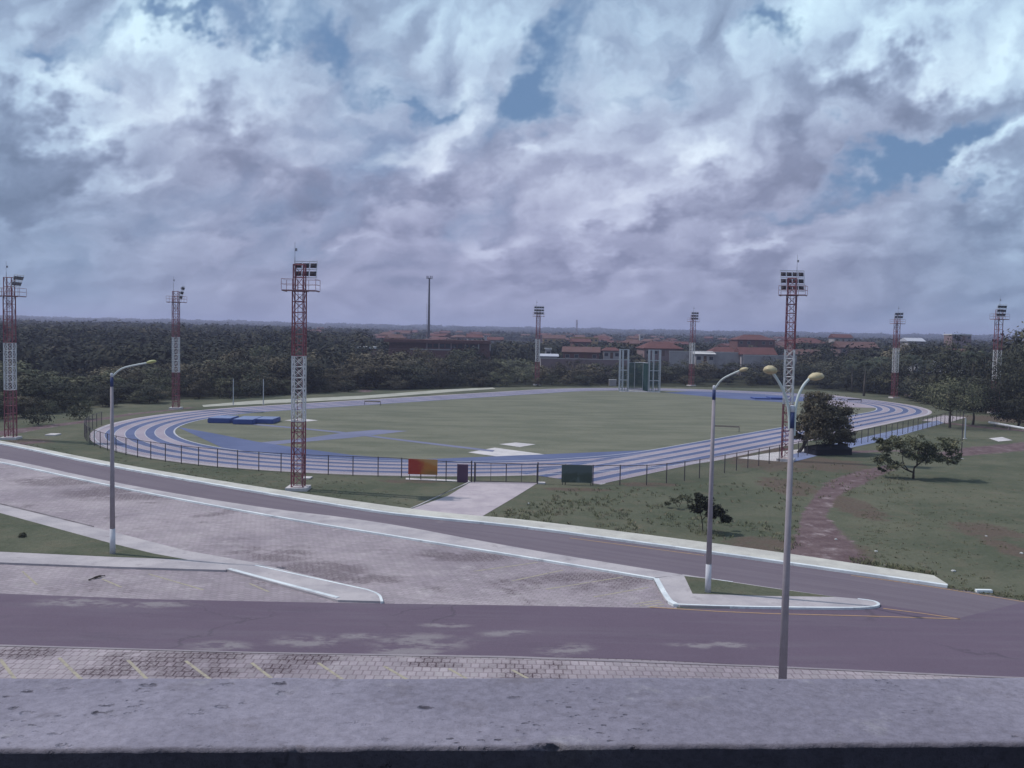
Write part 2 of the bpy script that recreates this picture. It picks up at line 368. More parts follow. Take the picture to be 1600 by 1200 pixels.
def m_parapet(t):
    p = t.pos(); n = t.noise(p, 1.3, 6, .6); f = t.noise(p, 60, 4, .75); g = t.noise(p, 11, 6, .7)
    c = t.mix(t.ss(n, .35, .65), (.20, .19, .245), (.28, .265, .33)); c = t.mix(t.m('MULTIPLY', t.ss(g, .53, .72), .5), c, (.15, .135, .16))
    c = t.mix(t.m('MULTIPLY', t.ss(t.noise(t.v('ADD', p, (2, 8, 0)), 7, 6, .7), .58, .7), .45), c, (.34, .33, .36))
    w = t.new('ShaderNodeTexVoronoi', feature='DISTANCE_TO_EDGE'); t.put(w.inputs['Vector'], t.v('ADD', p, t.v('SCALE', t.comb(t.noise(p, 9, 5), t.noise(t.v('ADD', p, (3, 5, 1)), 9, 5), 0), .22))); w.inputs['Scale'].default_value = 2.2
    cr = t.m('MULTIPLY', t.ss(w.outputs[0], .012, .002), t.ss(t.noise(p, 2.3, 3), .54, .64)); c = t.mix(t.m('MULTIPLY', cr, .6), c, (.09, .08, .10))
    v = t.new('ShaderNodeTexVoronoi'); t.put(v.inputs['Vector'], t.v('MULTIPLY', t.v('ADD', p, t.v('SCALE', t.comb(g, f, 0), .02)), (1, 1.8, 1))); v.inputs['Scale'].default_value = 16
    pit = t.m('MULTIPLY', t.ss(t.m('ADD', v.outputs['Distance'], t.m('MULTIPLY', t.m('SUBTRACT', f, .5), .5)), .22, .10), t.ss(t.noise(p, 2.5, 4), .50, .60)); v2 = t.new('ShaderNodeTexVoronoi'); t.put(v2.inputs['Vector'], t.v('MULTIPLY', t.v('ADD', p, t.v('SCALE', t.comb(f, g, 0), .02)), (1, 1.6, 1))); v2.inputs['Scale'].default_value = 48; pit = t.m('MAXIMUM', pit, t.m('MULTIPLY', t.ss(t.m('ADD', v2.outputs['Distance'], t.m('MULTIPLY', t.m('SUBTRACT', f, .5), .6)), .26, .1), t.ss(t.noise(p, 4.5, 5, .65), .54, .66))); c = t.mix(t.m('MULTIPLY', pit, t.ss(t.noise(p, 16, 5, .7), .40, .62)), c, (.06, .055, .075))
    gr = t.noise(p, 210, 3, .8); c = t.mix(t.m('MULTIPLY', t.ss(gr, .56, .70), .5), c, (.11, .10, .13))
    c = t.v('SCALE', c, t.m('MULTIPLY_ADD', f, 1.0, .53))
    return {'Base Color': c, 'Normal': t.bump(t.m('SUBTRACT', t.m('ADD', t.m('MULTIPLY', f, .5), g), t.m('MULTIPLY', pit, 1.5)), .6, .006)}
mat('parapet_concrete', m_parapet, .95, .15)

# ------------------------------------------------------------------ ground sheet
def seg_dist(x, y, pts, wid=None):                       # distance / half-width to a polyline
    best = np.full(x.shape, 1e9)
    for i, (a, b) in enumerate(zip(pts, pts[1:])):
        dx, dy = b[0] - a[0], b[1] - a[1]; L = dx * dx + dy * dy + 1e-9
        t = np.clip(((x - a[0]) * dx + (y - a[1]) * dy) / L, 0, 1)
        d = np.hypot(x - a[0] - t * dx, y - a[1] - t * dy)
        if wid is not None: d = d / (wid[i] * (1 - t) + wid[i + 1] * t)
        best = np.minimum(best, d)
    return best
def make_ground():
    rs = [3.0]
    while rs[-1] < 9000:
        r = rs[-1]; rs.append(r * (1.05 if r < 20 else 1.0065 if r < 300 else 1.022))
    rs = np.array(rs); an = np.radians(np.r_[np.arange(-100, -36, 2.0), np.arange(-36, 36, .16), np.arange(36, 101, 2.0)])
    A, Rr = np.meshgrid(an, rs); X = (Rr * np.sin(A)).ravel(); Y = (Rr * np.cos(A)).ravel(); Z = TZ(X, Y)
    nr, na = len(rs), len(an); idx = np.arange(nr * na).reshape(nr, na)
    q = np.stack([idx[:-1, :-1], idx[:-1, 1:], idx[1:, 1:], idx[1:, :-1]], -1).reshape(-1, 4)[:, ::-1]
    me = bpy.data.meshes.new('ground'); me.vertices.add(nr * na); me.vertices.foreach_set('co', np.stack([X, Y, Z], -1).ravel().astype(np.float32))
    me.loops.add(q.size); me.loops.foreach_set('vertex_index', q.ravel().astype(np.int32)); me.polygons.add(len(q))
    me.polygons.foreach_set('loop_start', np.arange(0, q.size, 4, dtype=np.int32)); me.polygons.foreach_set('use_smooth', np.ones(len(q), bool)); me.update(calc_edges=True)
    # cover masks
    dx, dy = X - TCX, Y - TCY; U = tc * dx + tsn * dy; V = -tsn * dx + tc * dy
    ro = np.hypot(np.maximum(np.abs(U) - TL / 2, 0), V)
    infield = 1 - sst(TR - 1, TR + 1, ro)
    def pl(pts): return P2(pts)
    dirt = np.zeros_like(X)
    def road(px, w):
        nonlocal dirt
        d = seg_dist(X, Y, pl(px), w); dirt = np.maximum(dirt, 1 - sst(.5, 1.4, d))
    road([(1300, 880), (1285, 840), (1272, 805), (1290, 775), (1320, 755), (1350, 742), (1395, 728)], [2.6, 2.0, 1.0, 1.0, 1.8, 1.6, .9])
    road([(1262, 872), (1262, 840), (1275, 800)], [1.6, .9, .7])
    road([(-10, 679), (60, 668), (137, 658), (206, 647), (300, 637)], [2.2, 1.6, 1.2, 1.0, .8])
    road([(1250, 712), (1330, 706), (1400, 704), (1470, 712), (1540, 703), (1640, 694)], [.8, 1.2, .7, 1.6, 3.0, 3.2])
    road([(1470, 660), (1540, 668), (1640, 676)], [1.4, 1.6, 2.0])
    road([(570, 612), (585, 600), (560, 590)], [1.6, 1.6, 1.2])
    road([(20, 695), (60, 690)], [1.2, .8])
    dry = np.zeros_like(X)
    for px, py, rx, ry in ((1200, 722, 90, 18), (1290, 725, 90, 16), (1010, 757, 70, 5), (1230, 760, 60, 20), (1310, 860, 80, 22), (1190, 850, 80, 16), (1540, 830, 70, 20), (1585, 860, 40, 25), (1330, 790, 50, 30), (640, 752, 70, 4), (900, 765, 90, 4), (1560, 655, 90, 8), (40, 690, 60, 6), (1190, 700, 60, 12), (800, 732, 120, 4)):
        c = at(px, py); w = c.y / F; d = np.hypot((X - c.x) / (rx * w), (Y - c.y) / (ry * w * c.y / H)); dry = np.maximum(dry, .75 * (1 - sst(.4, 1.3, d)))
    d = np.hypot(X, Y)
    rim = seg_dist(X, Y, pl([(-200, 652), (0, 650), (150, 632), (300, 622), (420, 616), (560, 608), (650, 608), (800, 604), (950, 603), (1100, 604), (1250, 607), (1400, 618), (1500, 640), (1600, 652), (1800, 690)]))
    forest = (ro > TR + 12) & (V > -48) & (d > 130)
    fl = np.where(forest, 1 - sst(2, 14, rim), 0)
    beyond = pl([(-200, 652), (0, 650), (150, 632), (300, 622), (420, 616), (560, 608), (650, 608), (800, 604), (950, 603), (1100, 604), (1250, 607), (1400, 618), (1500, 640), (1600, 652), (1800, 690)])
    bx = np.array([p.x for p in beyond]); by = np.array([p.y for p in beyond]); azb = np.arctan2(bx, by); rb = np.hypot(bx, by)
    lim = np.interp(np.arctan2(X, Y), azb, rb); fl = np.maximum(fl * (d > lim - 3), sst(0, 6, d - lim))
    c4 = np.stack([dirt, dry, infield, fl], -1).astype(np.float32)
    at_ = me.color_attributes.new('cover', 'FLOAT_COLOR', 'POINT'); at_.data.foreach_set('color', c4.ravel())
    me.materials.append(MATS['ground_cover']); o = bpy.data.objects.new('ground', me); COL.objects.link(o); return struct(o)
make_ground()

# ------------------------------------------------------------------ roads, pavements, kerbs
def flat(name, pts, z, m): return struct(tri_fix(MB().sheet([Vector(p).to_2d() for p in pts], z).build(name, m)))
def slab(name, pts, h, m): return struct(tri_fix(MB().prism([tuple(p) for p in pts], -.05, h).build(name, m)))
FAR_TOP = smooth(P2([(-160, 667), (0, 689), (160, 723), (400, 763), (632, 797), (736, 808.5), (800, 812.5), (1013, 839), (1200, 863.5), (1459, 903)]), 2)
FAR_BOT = smooth(P2([(-160, 669), (0, 694), (160, 729), (400, 771), (571, 799.5), (629, 807.5), (800, 823.5), (960, 845.5), (1200, 878.5), (1480, 919)]), 2)
DIV_TOP = smooth(P2([(-160, 693), (0, 716), (171, 755), (400, 795), (587, 816), (800, 857.5), (1067, 901)]), 2)
DIV_BOT = smooth(P2([(-160, 697), (0, 723), (171, 761.5), (400, 805), (600, 838), (800, 870), (1021, 907)]), 2)
def at2(px, py): return at(px, py).xy
# road ribbon with a UV that runs along it
def ribbon(name, A, B, z, m, n=60):
    A = resample_n(A, n); B = resample_n(B, n); mb = MB().strip(A, B, z); o = mb.build(name, m)
    uv = o.data.uv_layers.new(name='along'); L = 0; Ls = [0]
    for a, b in zip(A, A[1:]): L += (b - a).length; Ls.append(L)
    w = (A[0] - B[0]).length
    for lp in o.data.loops: i = lp.vertex_index; uv.data[lp.index].uv = (Ls[i % n], 0 if i < n else 7.0)
    return struct(o)
def resample_n(pts, n):
    pts = [Vector(p) for p in pts]; L = [0]
    for a, b in zip(pts, pts[1:]): L.append(L[-1] + (b - a).length)
    out = []
    for k in range(n):
        s = L[-1] * k / (n - 1); i = 0
        while i < len(L) - 2 and L[i + 1] < s: i += 1
        out.append(pts[i].lerp(pts[i + 1], (s - L[i]) / max(1e-9, L[i + 1] - L[i])))
    return out
flat('near_road', [at2(-300, 919), at2(0, 928), at2(240, 937), at2(520, 942.5), at2(800, 946.5), at2(1040, 951), at2(1330, 953), at2(1376, 946), at2(1440, 955), at2(1500, 966), at2(1600, 941), at2(1900, 985), at2(1900, 1085), at2(1600, 1062), at2(1500, 1055), at2(1200, 1041), at2(1000, 1031), at2(800, 1026), at2(400, 1019), at2(200, 1015), at2(0, 1008), at2(-300, 997)], .022, 'asphalt')
roadA = FAR_BOT + [at2(1600, 941), at2(1900, 985)]
roadB = DIV_TOP + [at2(1200, 921), at2(1307, 936.5), at2(1376, 949), at2(1500, 968), at2(1900, 1060)]
ribbon('far_road', [p + Vector((0, .25)) for p in roadA], [p - Vector((0, .25)) for p in roadB], .014, 'worn_asphalt', 120)
flat('parking_lot', [at2(-300, 660)] + [p for p in P2([(-160, 694), (0, 719), (171, 758), (400, 800), (800, 864), (1030, 904), (1060, 954)])] + P2([(800, 950), (520, 946), (240, 941), (0, 932), (-300, 922)]), .010, 'parking_pavers')
flat('kerbside_paving', P2([(-300, 994), (0, 1005), (400, 1016), (800, 1023), (1200, 1038), (1600, 1060), (1700, 1066)]) + P2([(1700, 1500), (-300, 1500)]), .010, 'kerbside_pavers')
flat('gutter_edge', P2([(-300, 997), (0, 1008), (400, 1019.5), (800, 1026), (1200, 1041), (1500, 1055), (1700, 1063)]) + P2([(1700, 1066), (1500, 1057.5), (1200, 1043.3), (800, 1029), (400, 1021.5), (0, 1010.5), (-300, 999)]), .030, 'gutter')
# pavement on the far side: raised slab plus whitewashed kerb stones
def kerb_line(name, pts, h, w, m, side=1):
    pts = [Vector(p) for p in pts]; o = offset(pts, w * side); mb = MB(); n = len(pts)
    vs = [(p.x, p.y, -.05) for p in pts] + [(p.x, p.y, h) for p in pts] + [(p.x, p.y, h) for p in o] + [(p.x, p.y, -.05) for p in o]
    fs = []
    for i in range(n - 1):
        for a, b in ((0, 1), (1, 2), (2, 3)):
            fs.append((a * n + i, a * n + i + 1, b * n + i + 1, b * n + i))
    fs += [(0, n, 2 * n, 3 * n), (n - 1, 4 * n - 1, 3 * n - 1, 2 * n - 1)]
    ob = mb.add(vs, fs).build(name, m)
    bm = bmesh.new(); bm.from_mesh(ob.data); bmesh.ops.recalc_face_normals(bm, faces=bm.faces); bm.to_mesh(ob.data); bm.free(); return struct(ob)
def band(name, A, B, h, m, n=90):
    A = resample_n(A, n); B = resample_n(B, n); return struct(tri_fix(MB().prism([tuple(p) for p in A] + [tuple(p) for p in B[::-1]], -.05, h).build(name, m)))
fb = resample_n(FAR_BOT, 90); fbi = offset(fb, .32)
band('pavement', FAR_TOP, fbi, .16, 'far_pavement')
kerb_line('kerb', fb, .17, .31, 'kerb_paint')
db = resample_n(DIV_BOT, 70); dbi = offset(db, .24)
band('pavement', DIV_TOP, dbi, .12, 'pavement')
kerb_line('kerb', db, .135, .23, 'kerb_paint')
# island at the end of the divider
isl = P2([(1021, 907), (1040, 942), (1062, 949), (1130, 951), (1200, 952), (1290, 953), (1345, 953), (1368, 951), (1375, 947), (1366, 942), (1340, 939), (1307, 936), (1200, 920.5), (1067, 900.5)])
ii = MB(); 
islo = slab('traffic_island', isl, .12, 'pavement')
kerb_line('kerb', smooth(P2([(1021, 907), (1040, 942), (1052, 948)]), 2), .15, .30, 'kerb_paint')
kerb_line('kerb', smooth(P2([(1052, 948), (1130, 951), (1200, 952.5), (1290, 953.5), (1345, 953.5), (1370, 951.5), (1377, 947), (1366, 941.5), (1340, 938.5)]), 2), .135, .16, 'kerb_paint')
flat('grass_bed', P2([(1069, 903.2), (1115, 908.5), (1200, 921.5), (1305, 936), (1200, 934.5), (1082, 931)]), .126, 'ground_cover')
# paved island with grass on the left
isl2 = P2([(-300, 720), (0, 788), (147, 826), (290, 863), (392, 881), (576, 924)]) + smooth(P2([(576, 924), (594, 931), (599, 943)]), 2)[1:] + P2([(528, 941), (355, 893), (171, 888), (0, 881.5), (-300, 877)])
slab('paved_island', isl2, .12, 'pavement')
kerb_line('kerb', P2([(-300, 877), (0, 882), (171, 888.5), (352, 894)]), .128, .16, 'pavement')
kerb_line('kerb', P2([(355, 893), (440, 916), (525, 938.5)]), .15, .26, 'kerb_paint')
kerb_line('kerb', P2([(400, 886), (576, 924.5)]) + smooth(P2([(576, 924.5), (595, 931.5), (599, 943.5)]), 2)[1:], .135, .14, 'kerb_paint', -1)
flat('grass_bed', P2([(-300, 750), (0, 804), (80, 826), (171, 851), (240, 868), (293, 877.5), (171, 873), (0, 865), (-300, 860)]), .126, 'ground_cover')
flat('paving_joint', P2([(0, 788.5), (60, 803), (147, 825), (147, 826.5), (60, 805), (0, 790.5)]), .128, 'dark_kerb')
# approach path to the gate, with a drain edge
flat('path', P2([(630, 800), (700, 775), (736, 753), (840, 755), (803, 778), (745, 812)]), .02, 'path_concrete')
slab('path_edging', P2([(636, 797), (736, 753), (733, 753), (655, 790)]), .05, 'slab_concrete')
# markings
mk = MB()
def line_px(mb, a, b, w, z):
    a, b = at2(*a), at2(*b); d = (b - a).normalized(); n = Vector((-d.y, d.x)) * w / 2
    mb.sheet([a - n, b - n, b + n, a + n], z)
for a, b in (((928, 933), (1013, 918)), ((800, 908), (880, 891)), ((853, 921), (973, 902)), ((740, 893), (840, 879)), ((990, 944), (1030, 938.5)), ((1000, 947), (1034, 941)), ((1012, 949), (1038, 944.5))): line_px(mk, a, b, .13, .016)
for a, b in (((35, 893), (58, 914)), ((232, 897), (318, 922)), ((160, 905), (190, 918)), ((390, 912), (420, 925)), ((-40, 892), (-10, 912))): line_px(mk, a, b, .13, .016)
for px, py, qx in ((-105, 1022, -78), (0, 1030, 20), (92, 1028, 122), (200, 1032, 225), (290, 1033, 322), (393, 1036, 420), (497, 1036, 528), (600, 1041, 627), (701, 1045, 722), (800, 1047, 818)):
    a = at2(px, py); b = at2(qx, 1057); d = (b - a).normalized(); b = a + d * 4.6; nn = Vector((-d.y, d.x)) * .07; mk.sheet([a - nn, b - nn, b + nn, a + nn], .016)
struct(mk.build('parking_markings', 'yellow_paint'))
my = MB()
for pl_ in ([(1015, 949.5), (1120, 956), (1200, 959.5), (1340, 963), (1500, 968)], [(1380, 951.5), (1440, 959), (1500, 968)], [(1330, 899.5), (1400, 909), (1485, 922), (1600, 941), (1800, 973)], [(890, 841), (960, 850), (1100, 868.5)]):
    for a, b in zip(pl_, pl_[1:]): line_px(my, a, b, .11, .034 if pl_[0][1] > 940 else .026)
struct(my.build('road_markings', 'road_yellow'))
mw = MB(); line_px(mw, (1113, 908), (1145, 912.5), .12, .132); struct(mw.build('road_markings', 'white_paint'))

# ------------------------------------------------------------------ running track
def lanes():
    z = .02
    rings = [oval(LW * k) for k in range(9)]
    mb = MB()
    for k in range(8):
        mb.cur = 1 if k % 2 == 0 else 0
        mb.strip(rings[k], rings[k + 1], z)
        n = 12; A = [tw(CHUTE + (-TL / 2 - CHUTE) * i / n, -(TR + LW * k)) for i in range(n + 1)]; B = [tw(CHUTE + (-TL / 2 - CHUTE) * i / n, -(TR + LW * (k + 1))) for i in range(n + 1)]
        mb.cur = (1 if k % 2 == 0 else 0); mb.strip(A, B, z + .006)
    struct(mb.build('running_track', ['track_lilac', 'track_blue']))
    ap = MB(); ap.strip(oval(8 * LW), oval(8 * LW + .55), z - .004); struct(ap.build('track_edging', 'path_concrete'))
    ln = MB()
    for k in range(9):
        w = .09 if 0 < k < 8 else .22; ln.strip(oval(LW * k - w / 2), oval(LW * k + w / 2), z + .012)
    for k in range(1, 9):
        ln.sheet([tw(CHUTE, -(TR + LW * k) - .03), tw(-TL / 2, -(TR + LW * k) - .03), tw(-TL / 2, -(TR + LW * k) + .03), tw(CHUTE, -(TR + LW * k) + .03)], z + .018)
    struct(ln.build('lane_lines', 'lane_paint'))
    ch = MB(); a = tw(CHUTE, -TR - 8 * LW - .2); b = tw(CHUTE, -TR - 3.2 * LW); d = (b - a).normalized(); nn = Vector((d.y, -d.x)) * .9
    e = MB(); e.sheet([a, b, b + nn, a + nn], .024); struct(e.build('track_edging', 'slab_concrete'))
lanes()
# blue inner apron of the left bend (between lane one and the infield grass)
ap = P2([(277, 667), (330, 676.5), (400, 690), (480, 702), (549, 711), (640, 718.6)])
arc = [p for p in oval(-.1, 90)]
iv = [q for q in (tw(-TL / 2 - (TR - .1) * math.cos(a), -(TR - .1) * math.sin(a)) for a in [PI / 2 * (1 - k / 24.0) * 1.0 for k in range(0, 25)]) if at2(277, 667).y > q.y > at2(640, 718.6).y - 1]
flat('track_apron', ap + iv, .016, 'track_blue')
# runways, pads and the paved D at the far bend
flat('runway', P2([(400, 692), (480, 684.5), (545, 675), (592, 671.5), (637, 673.5), (600, 678), (545, 684.5), (470, 691), (415, 696)]), .014, 'runway_blue')
flat('runway', P2([(395, 662), (470, 668.5), (532, 674.5), (640, 688), (773, 703.8), (770, 706.2), (640, 690.5), (532, 676.8), (470, 670.5), (395, 664)]), .018, 'runway_blue')
flat('sand_pit', P2([(731, 707), (773, 699.5), (858, 711), (812, 718)]), .012, 'slab_concrete')
flat('sand_pit', P2([(780, 694), (806, 691.5), (837, 694.3), (812, 698.6)]), .012, 'slab_concrete')
flat('concrete_pad', P2([(444, 657), (470, 654), (497, 657), (470, 659.5)]), .02, 'slab_concrete')
flat('throwing_area', P2([(1040, 613.6), (1110, 609.2), (1225, 613), (1290, 619), (1262, 626), (1225, 629), (1140, 623)]), .016, 'track_blue')
flat('paved_apron', P2([(1290, 616), (1345, 623), (1371, 637.5), (1312, 636.0), (1285, 632), (1270, 624)]), .012, 'track_lilac')
flat('curb_walk', P2([(316, 633.2), (400, 626), (565, 618.5), (700, 608.5), (770, 605.6), (774, 607.6), (720, 611.3), (565, 623.4), (400, 631.6), (318, 636)]), .03, 'curb_yellowish')
flat('side_path', P2([(1230, 712), (1290, 697), (1360, 681), (1465, 657), (1475, 661), (1370, 691), (1300, 706), (1240, 722)]), .014, 'path_blue')
flat('concrete_pad', P2([(1153, 716), (1200, 708), (1290, 697), (1265, 706), (1228, 722)]), .010, 'slab_concrete')
flat('concrete_pad', P2([(1545, 685), (1566, 683), (1582, 688), (1560, 690)]), .02, 'slab_concrete')
flat('concrete_pad', P2([(634, 747), (733, 751), (734, 753.5), (634, 749.5)]), .03, 'slab_concrete')
flat('concrete_pad', P2([(1440, 657), (1475, 649), (1510, 652), (1480, 661)]), .012, 'path_concrete')
for o in COL.objects:
    if o.name.startswith('grass_bed'):
        ca = o.data.color_attributes.new('cover', 'FLOAT_COLOR', 'POINT')
        for d_ in ca.data: d_.color = (0, 0, .25, 0)

# ------------------------------------------------------------------ floodlight towers
def lattice(z0, z1, n, w, legs_r, bar_r, style):
    h = w / 2; L, B = MB(), MB(); C = [(-h, -h), (h, -h), (h, h), (-h, h)]
    for x, y in C: L.box(x - legs_r, x + legs_r, y - legs_r, y + legs_r, z0, z1)
    dz = (z1 - z0) / n
    for k in range(n + 1):
        z = z0 + dz * k
        if k == n and style != 'top': z -= .03
        for i in range(4): a, b = C[i], C[(i + 1) % 4]; B.tube([(*a, z), (*b, z)], bar_r, 4, False)
    for k in range(n):
        za, zb = z0 + dz * k, z0 + dz * (k + 1)
        for i in range(4):
            a, b = C[i], C[(i + 1) % 4]
            if (k + i) % 2: a, b = b, a
            B.tube([(*a, za), (*b, zb)], bar_r * .8, 4, False)
            if style == 'x': B.tube([(*b, za), (*a, zb)], bar_r * .8, 4, False)
    return L, B
def section(root, name, z0, z1, n, m, style=''):
    L, B = lattice(z0, z1, n, 1.0, .05, .034, style); o = L.build(name, m, root); B.build('bracing', m, o); return o
def floodlight_mesh():
    mb = MB(); mb.cur = 0                                # tapered housing, opening towards +y
    def fr(y, a, b): return [(-a, y, -b), (a, y, -b), (a, y, b), (-a, y, b)]
    vs = fr(-.28, .13, .10) + fr(-.12, .26, .19) + fr(.0, .30, .22)
    fs = [(3, 2, 1, 0)] + [(r * 4 + k, r * 4 + (k + 1) % 4, r * 4 + 4 + (k + 1) % 4, r * 4 + 4 + k) for r in (0, 1) for k in range(4)]
    mb.add(vs, fs); mb.cur = 1; mb.add([(x, .002, z) for x, _, z in fr(0, .29, .21)], [(0, 1, 2, 3)][:1]); return mb
FL = None
def rack(root, rows, cols, cx, cy, z, yaw, tilt):
    global FL
    sx, sz = .68, .74; W, Hh = cols * sx, rows * sz; mb = MB()
    for r in range(rows + 1): mb.box(-W / 2, W / 2, -.03, .03, r * sz - .03, r * sz + .03)
    for c in range(cols + 1): mb.box(-W / 2 + c * sx - .025, -W / 2 + c * sx + .025, -.075, -.032, -.03, rows * sz + .03)
    rk = mb.build('light_rack', 'white_steel', root); rk.location = (cx, cy, z); rk.rotation_euler = (tilt, 0, yaw)
    for r in range(rows):
        for c in range(cols):
            if FL is None: o = floodlight_mesh().build('floodlight', ['dark_steel', 'lamp_glass'], rk); FL = o
            else: o = FL.copy(); COL.objects.link(o); o.parent = rk
            o.location = (-W / 2 + (c + .5) * sx, .06, (r + .5) * sz)
def tower(label, px, py, ytop, yaw, rows, cols, rc, ryaw, tilt=-.22):
    p = at(px, py); hh = 14.11 * (py - ytop) / (py - hor(px)); sc = hh / 20.0
    root = thing('floodlight_tower', label, 'floodlight tower', p, yaw, 'lattice floodlight towers round the track'); root.scale = (1, 1, sc)
    MB().box(-.95, .95, -.95, .95, -.05, .28).build('concrete_base', 'slab_concrete', root)
    section(root, 'red_lower_mast', .28, 6.1, 6, 'red_steel'); section(root, 'white_mast', 6.1, 11.9, 6, 'white_steel', 'x'); section(root, 'red_upper_mast', 11.9, 17.6, 6, 'red_steel')
    la = MB()
    for s in (-.2, .2): la.box(s - .025, s + .025, .34, .39, .3, 18.6)
    for k in range(60): la.box(-.175, .175, .352, .378, .5 + k * .3, .53 + k * .3)
    la.build('ladder', 'faded_steel', root)
    pf = MB(); pf.box(-1.35, 1.6, -1.0, 1.0, 17.6, 17.66)
    for k in range(4): pf.box(-1.33 + k * .95, -1.29 + k * .95, -.97, .97, 17.54, 17.598)
    po = pf.build('platform', 'faded_steel', root); rl = MB()
    for z in (18.15, 18.6):
        for a, b in (((-1.35, -1), (1.6, -1)), ((1.6, -1), (1.6, 1)), ((1.6, 1), (-1.35, 1)), ((-1.35, 1), (-1.35, -1))): rl.tube([(*a, z), (*b, z)], .017, 4, False)
    for x in (-1.35, -.4, .6, 1.6):
        for y in (-1, 1): rl.tube([(x, y, 17.68), (x, y, 18.6)], .022, 4)
    rl.build('railing', 'faded_steel', po)
    L, B = lattice(17.68, 19.4 if rows == 3 else 19.9, 2, .9, .045, .03, 'top'); o = L.build('red_cage', 'red_steel', root); B.build('bracing', 'red_steel', o)
    rack(root, rows, cols, rc[0], rc[1], 20.0 - rows * .72 + .25, ryaw, tilt)
    lr = MB(); x = -.5 if px < 1000 else .42; lr.tube([(x, .4, 17.7), (x, .4, 20.6)], .035, 5); lr.tube([(x, .4, 20.6), (x, .4, 21.9)], .018, 4); lr.box(x + .02, x + .2, .34, .46, 21.1, 21.35)
    lr.build('lightning_rod', 'galvanised_steel', root); return root
tower('red and white floodlight tower at the left edge beside the pale kerb', 17, 686, 433, .1, 2, 3, (.75, 0), -PI / 2 - .1, -.35)
tower('red and white floodlight tower standing at the bushes behind the left bend of the track', 275, 639, 450, .1, 3, 3, (.75, 0), -PI / 2 + .05, -.25)
tower('tall red and white floodlight tower on the grass between the kerb and the near fence', 466, 765, 413, .02, 2, 3, (.35, .62), -.1, -.2)
tower('distant red and white floodlight tower left of the throwing cage', 839, 602, 480, .15, 3, 4, (0, -.62), PI, -.2)
tower('distant red and white floodlight tower right of the throwing cage', 1080, 603, 489, .5, 3, 3, (0, -.62), PI - .45, -.2)
tower('tall red and white floodlight tower behind the two armed street lamp, three lamp rows', 1228, 720, 427, -.42, 3, 4, (0, .62), .42, -.2)
tower('distant red and white floodlight tower before the dark trees beyond the right bend', 1397, 622, 490, .2, 2, 3, (-.1, -.62), PI - .2, -.2)
tower('red and white floodlight tower half hidden among the dark trees at the right edge', 1554, 646, 479, .3, 3, 3, (-.3, -.62), PI - .1, -.2)

# ------------------------------------------------------------------ street lamps
def lamp_head(mb, p, d, L, r):                           # cobra-head / oval lantern
    d = d.normalized(); n = 10; prof = [(0, .25), (.12, .62), (.35, 1), (.62, .98), (.85, .7), (1, .08)]; side = Vector((-d.y, d.x, 0)).normalized(); up = d.cross(side) * -1
    if up.z < 0: up = -up
    vs = []
    for t_, k in prof:
        for i in range(n):
            a = 2 * PI * i / n; y = math.sin(a); vs.append(p + d * L * t_ + side * math.cos(a) * r * k + up * y * r * k * (.75 if y > 0 else .5))
    fs = [(q * n + i, q * n + (i + 1) % n, q * n + n + (i + 1) % n, q * n + n + i) for q in range(len(prof) - 1) for i in range(n)]
    return mb.add(vs, fs + [tuple(range(n))[::-1], tuple((len(prof) - 1) * n + i for i in range(n))])
def street_lamp(label, base, hp, arms, heads, band, yel):
    root = thing('street_lamp', label, 'street lamp', base, 0, 'concrete street lamps')
    rr = lambda z: .165 - .08 * z / hp
    MB().tube([(0, 0, 1.55), (0, 0, hp * .5), (0, 0, hp - band - .02)], [rr(1.55), rr(hp * .5), rr(hp - band)], 12).build('pole', 'pole_concrete', root, True)
    MB().tube([(0, 0, -.1), (0, 0, 1.56)], [rr(0) + .004, rr(1.56) + .004], 12).build('painted_base', 'pole_white', root, True)
    MB().tube([(0, 0, hp - band - .03), (0, 0, hp - .25)], [rr(hp - band) + .006, rr(hp) + .006], 12).build('blue_band', 'band_blue', root, True)
    MB().tube([(0, 0, hp - .26), (0, 0, hp - .03), (0, 0, hp)], [rr(hp) + .004, rr(hp), rr(hp) * .6], 10).build('pole_cap', 'pole_white', root, True)
    for pts, hd, m in zip(arms, heads, yel):
        q = smooth([Vector(a) for a in pts], 3); ar = MB().tube(q, [.052] * len(q), 8).build('lamp_arm', 'arm_white', root, True)
        d = hd[0]; h = MB(); lamp_head(h, q[-1] - Vector(d).normalized() * .06, Vector(d), hd[1], hd[2]); h.build('lamp_head', m, ar, True)
    return root
b = at(176, 865, .13); k = b.y / F; hp = b.z * 0 + (865 - 579) * k
street_lamp('tall concrete street lamp with one long arm on the small left lawn', b, hp, [[(.05, 0, hp - .2), (.55, -.05, hp + .28), (1.3, -.1, hp + .48), (2.2, -.1, hp + .66)]], [((1, -.05, .20), .66, .17)], .8, ['lamp_green'])
b = at(1106, 925, .13); k = b.y / F; hp = (925 - 597) * k
street_lamp('pale concrete street lamp with one short curved arm on the kerbed traffic island', b, hp, [[(.05, -.05, hp - .15), (.28, -.4, hp + .35), (.75, -.9, hp + .68), (1.08, -1.25, hp + .88)]], [((.75, -.6, .25), .52, .17)], .75, ['lamp_yellow'])
c = at_depth(1239, 633, 33.0); b = Vector((c.x - .02, c.y, 0)); hp = c.z
street_lamp('two armed concrete street lamp with blue band, nearest, rising behind the parapet', b, hp, [[(-.07, 0, hp - .9), (-.12, 0, hp - .1), (-.40, -.1, hp + .62), (-.86, -.3, hp + 1.2)], [(.10, 0, hp - 1.1), (.10, 0, hp + .0), (.34, .1, hp + .65), (.66, .2, hp + .98)]],
            [((-.75, -1, .3), .52, .25), ((.72, .12, .10), .62, .235)], .8, ['lamp_yellow', 'lamp_yellow'])

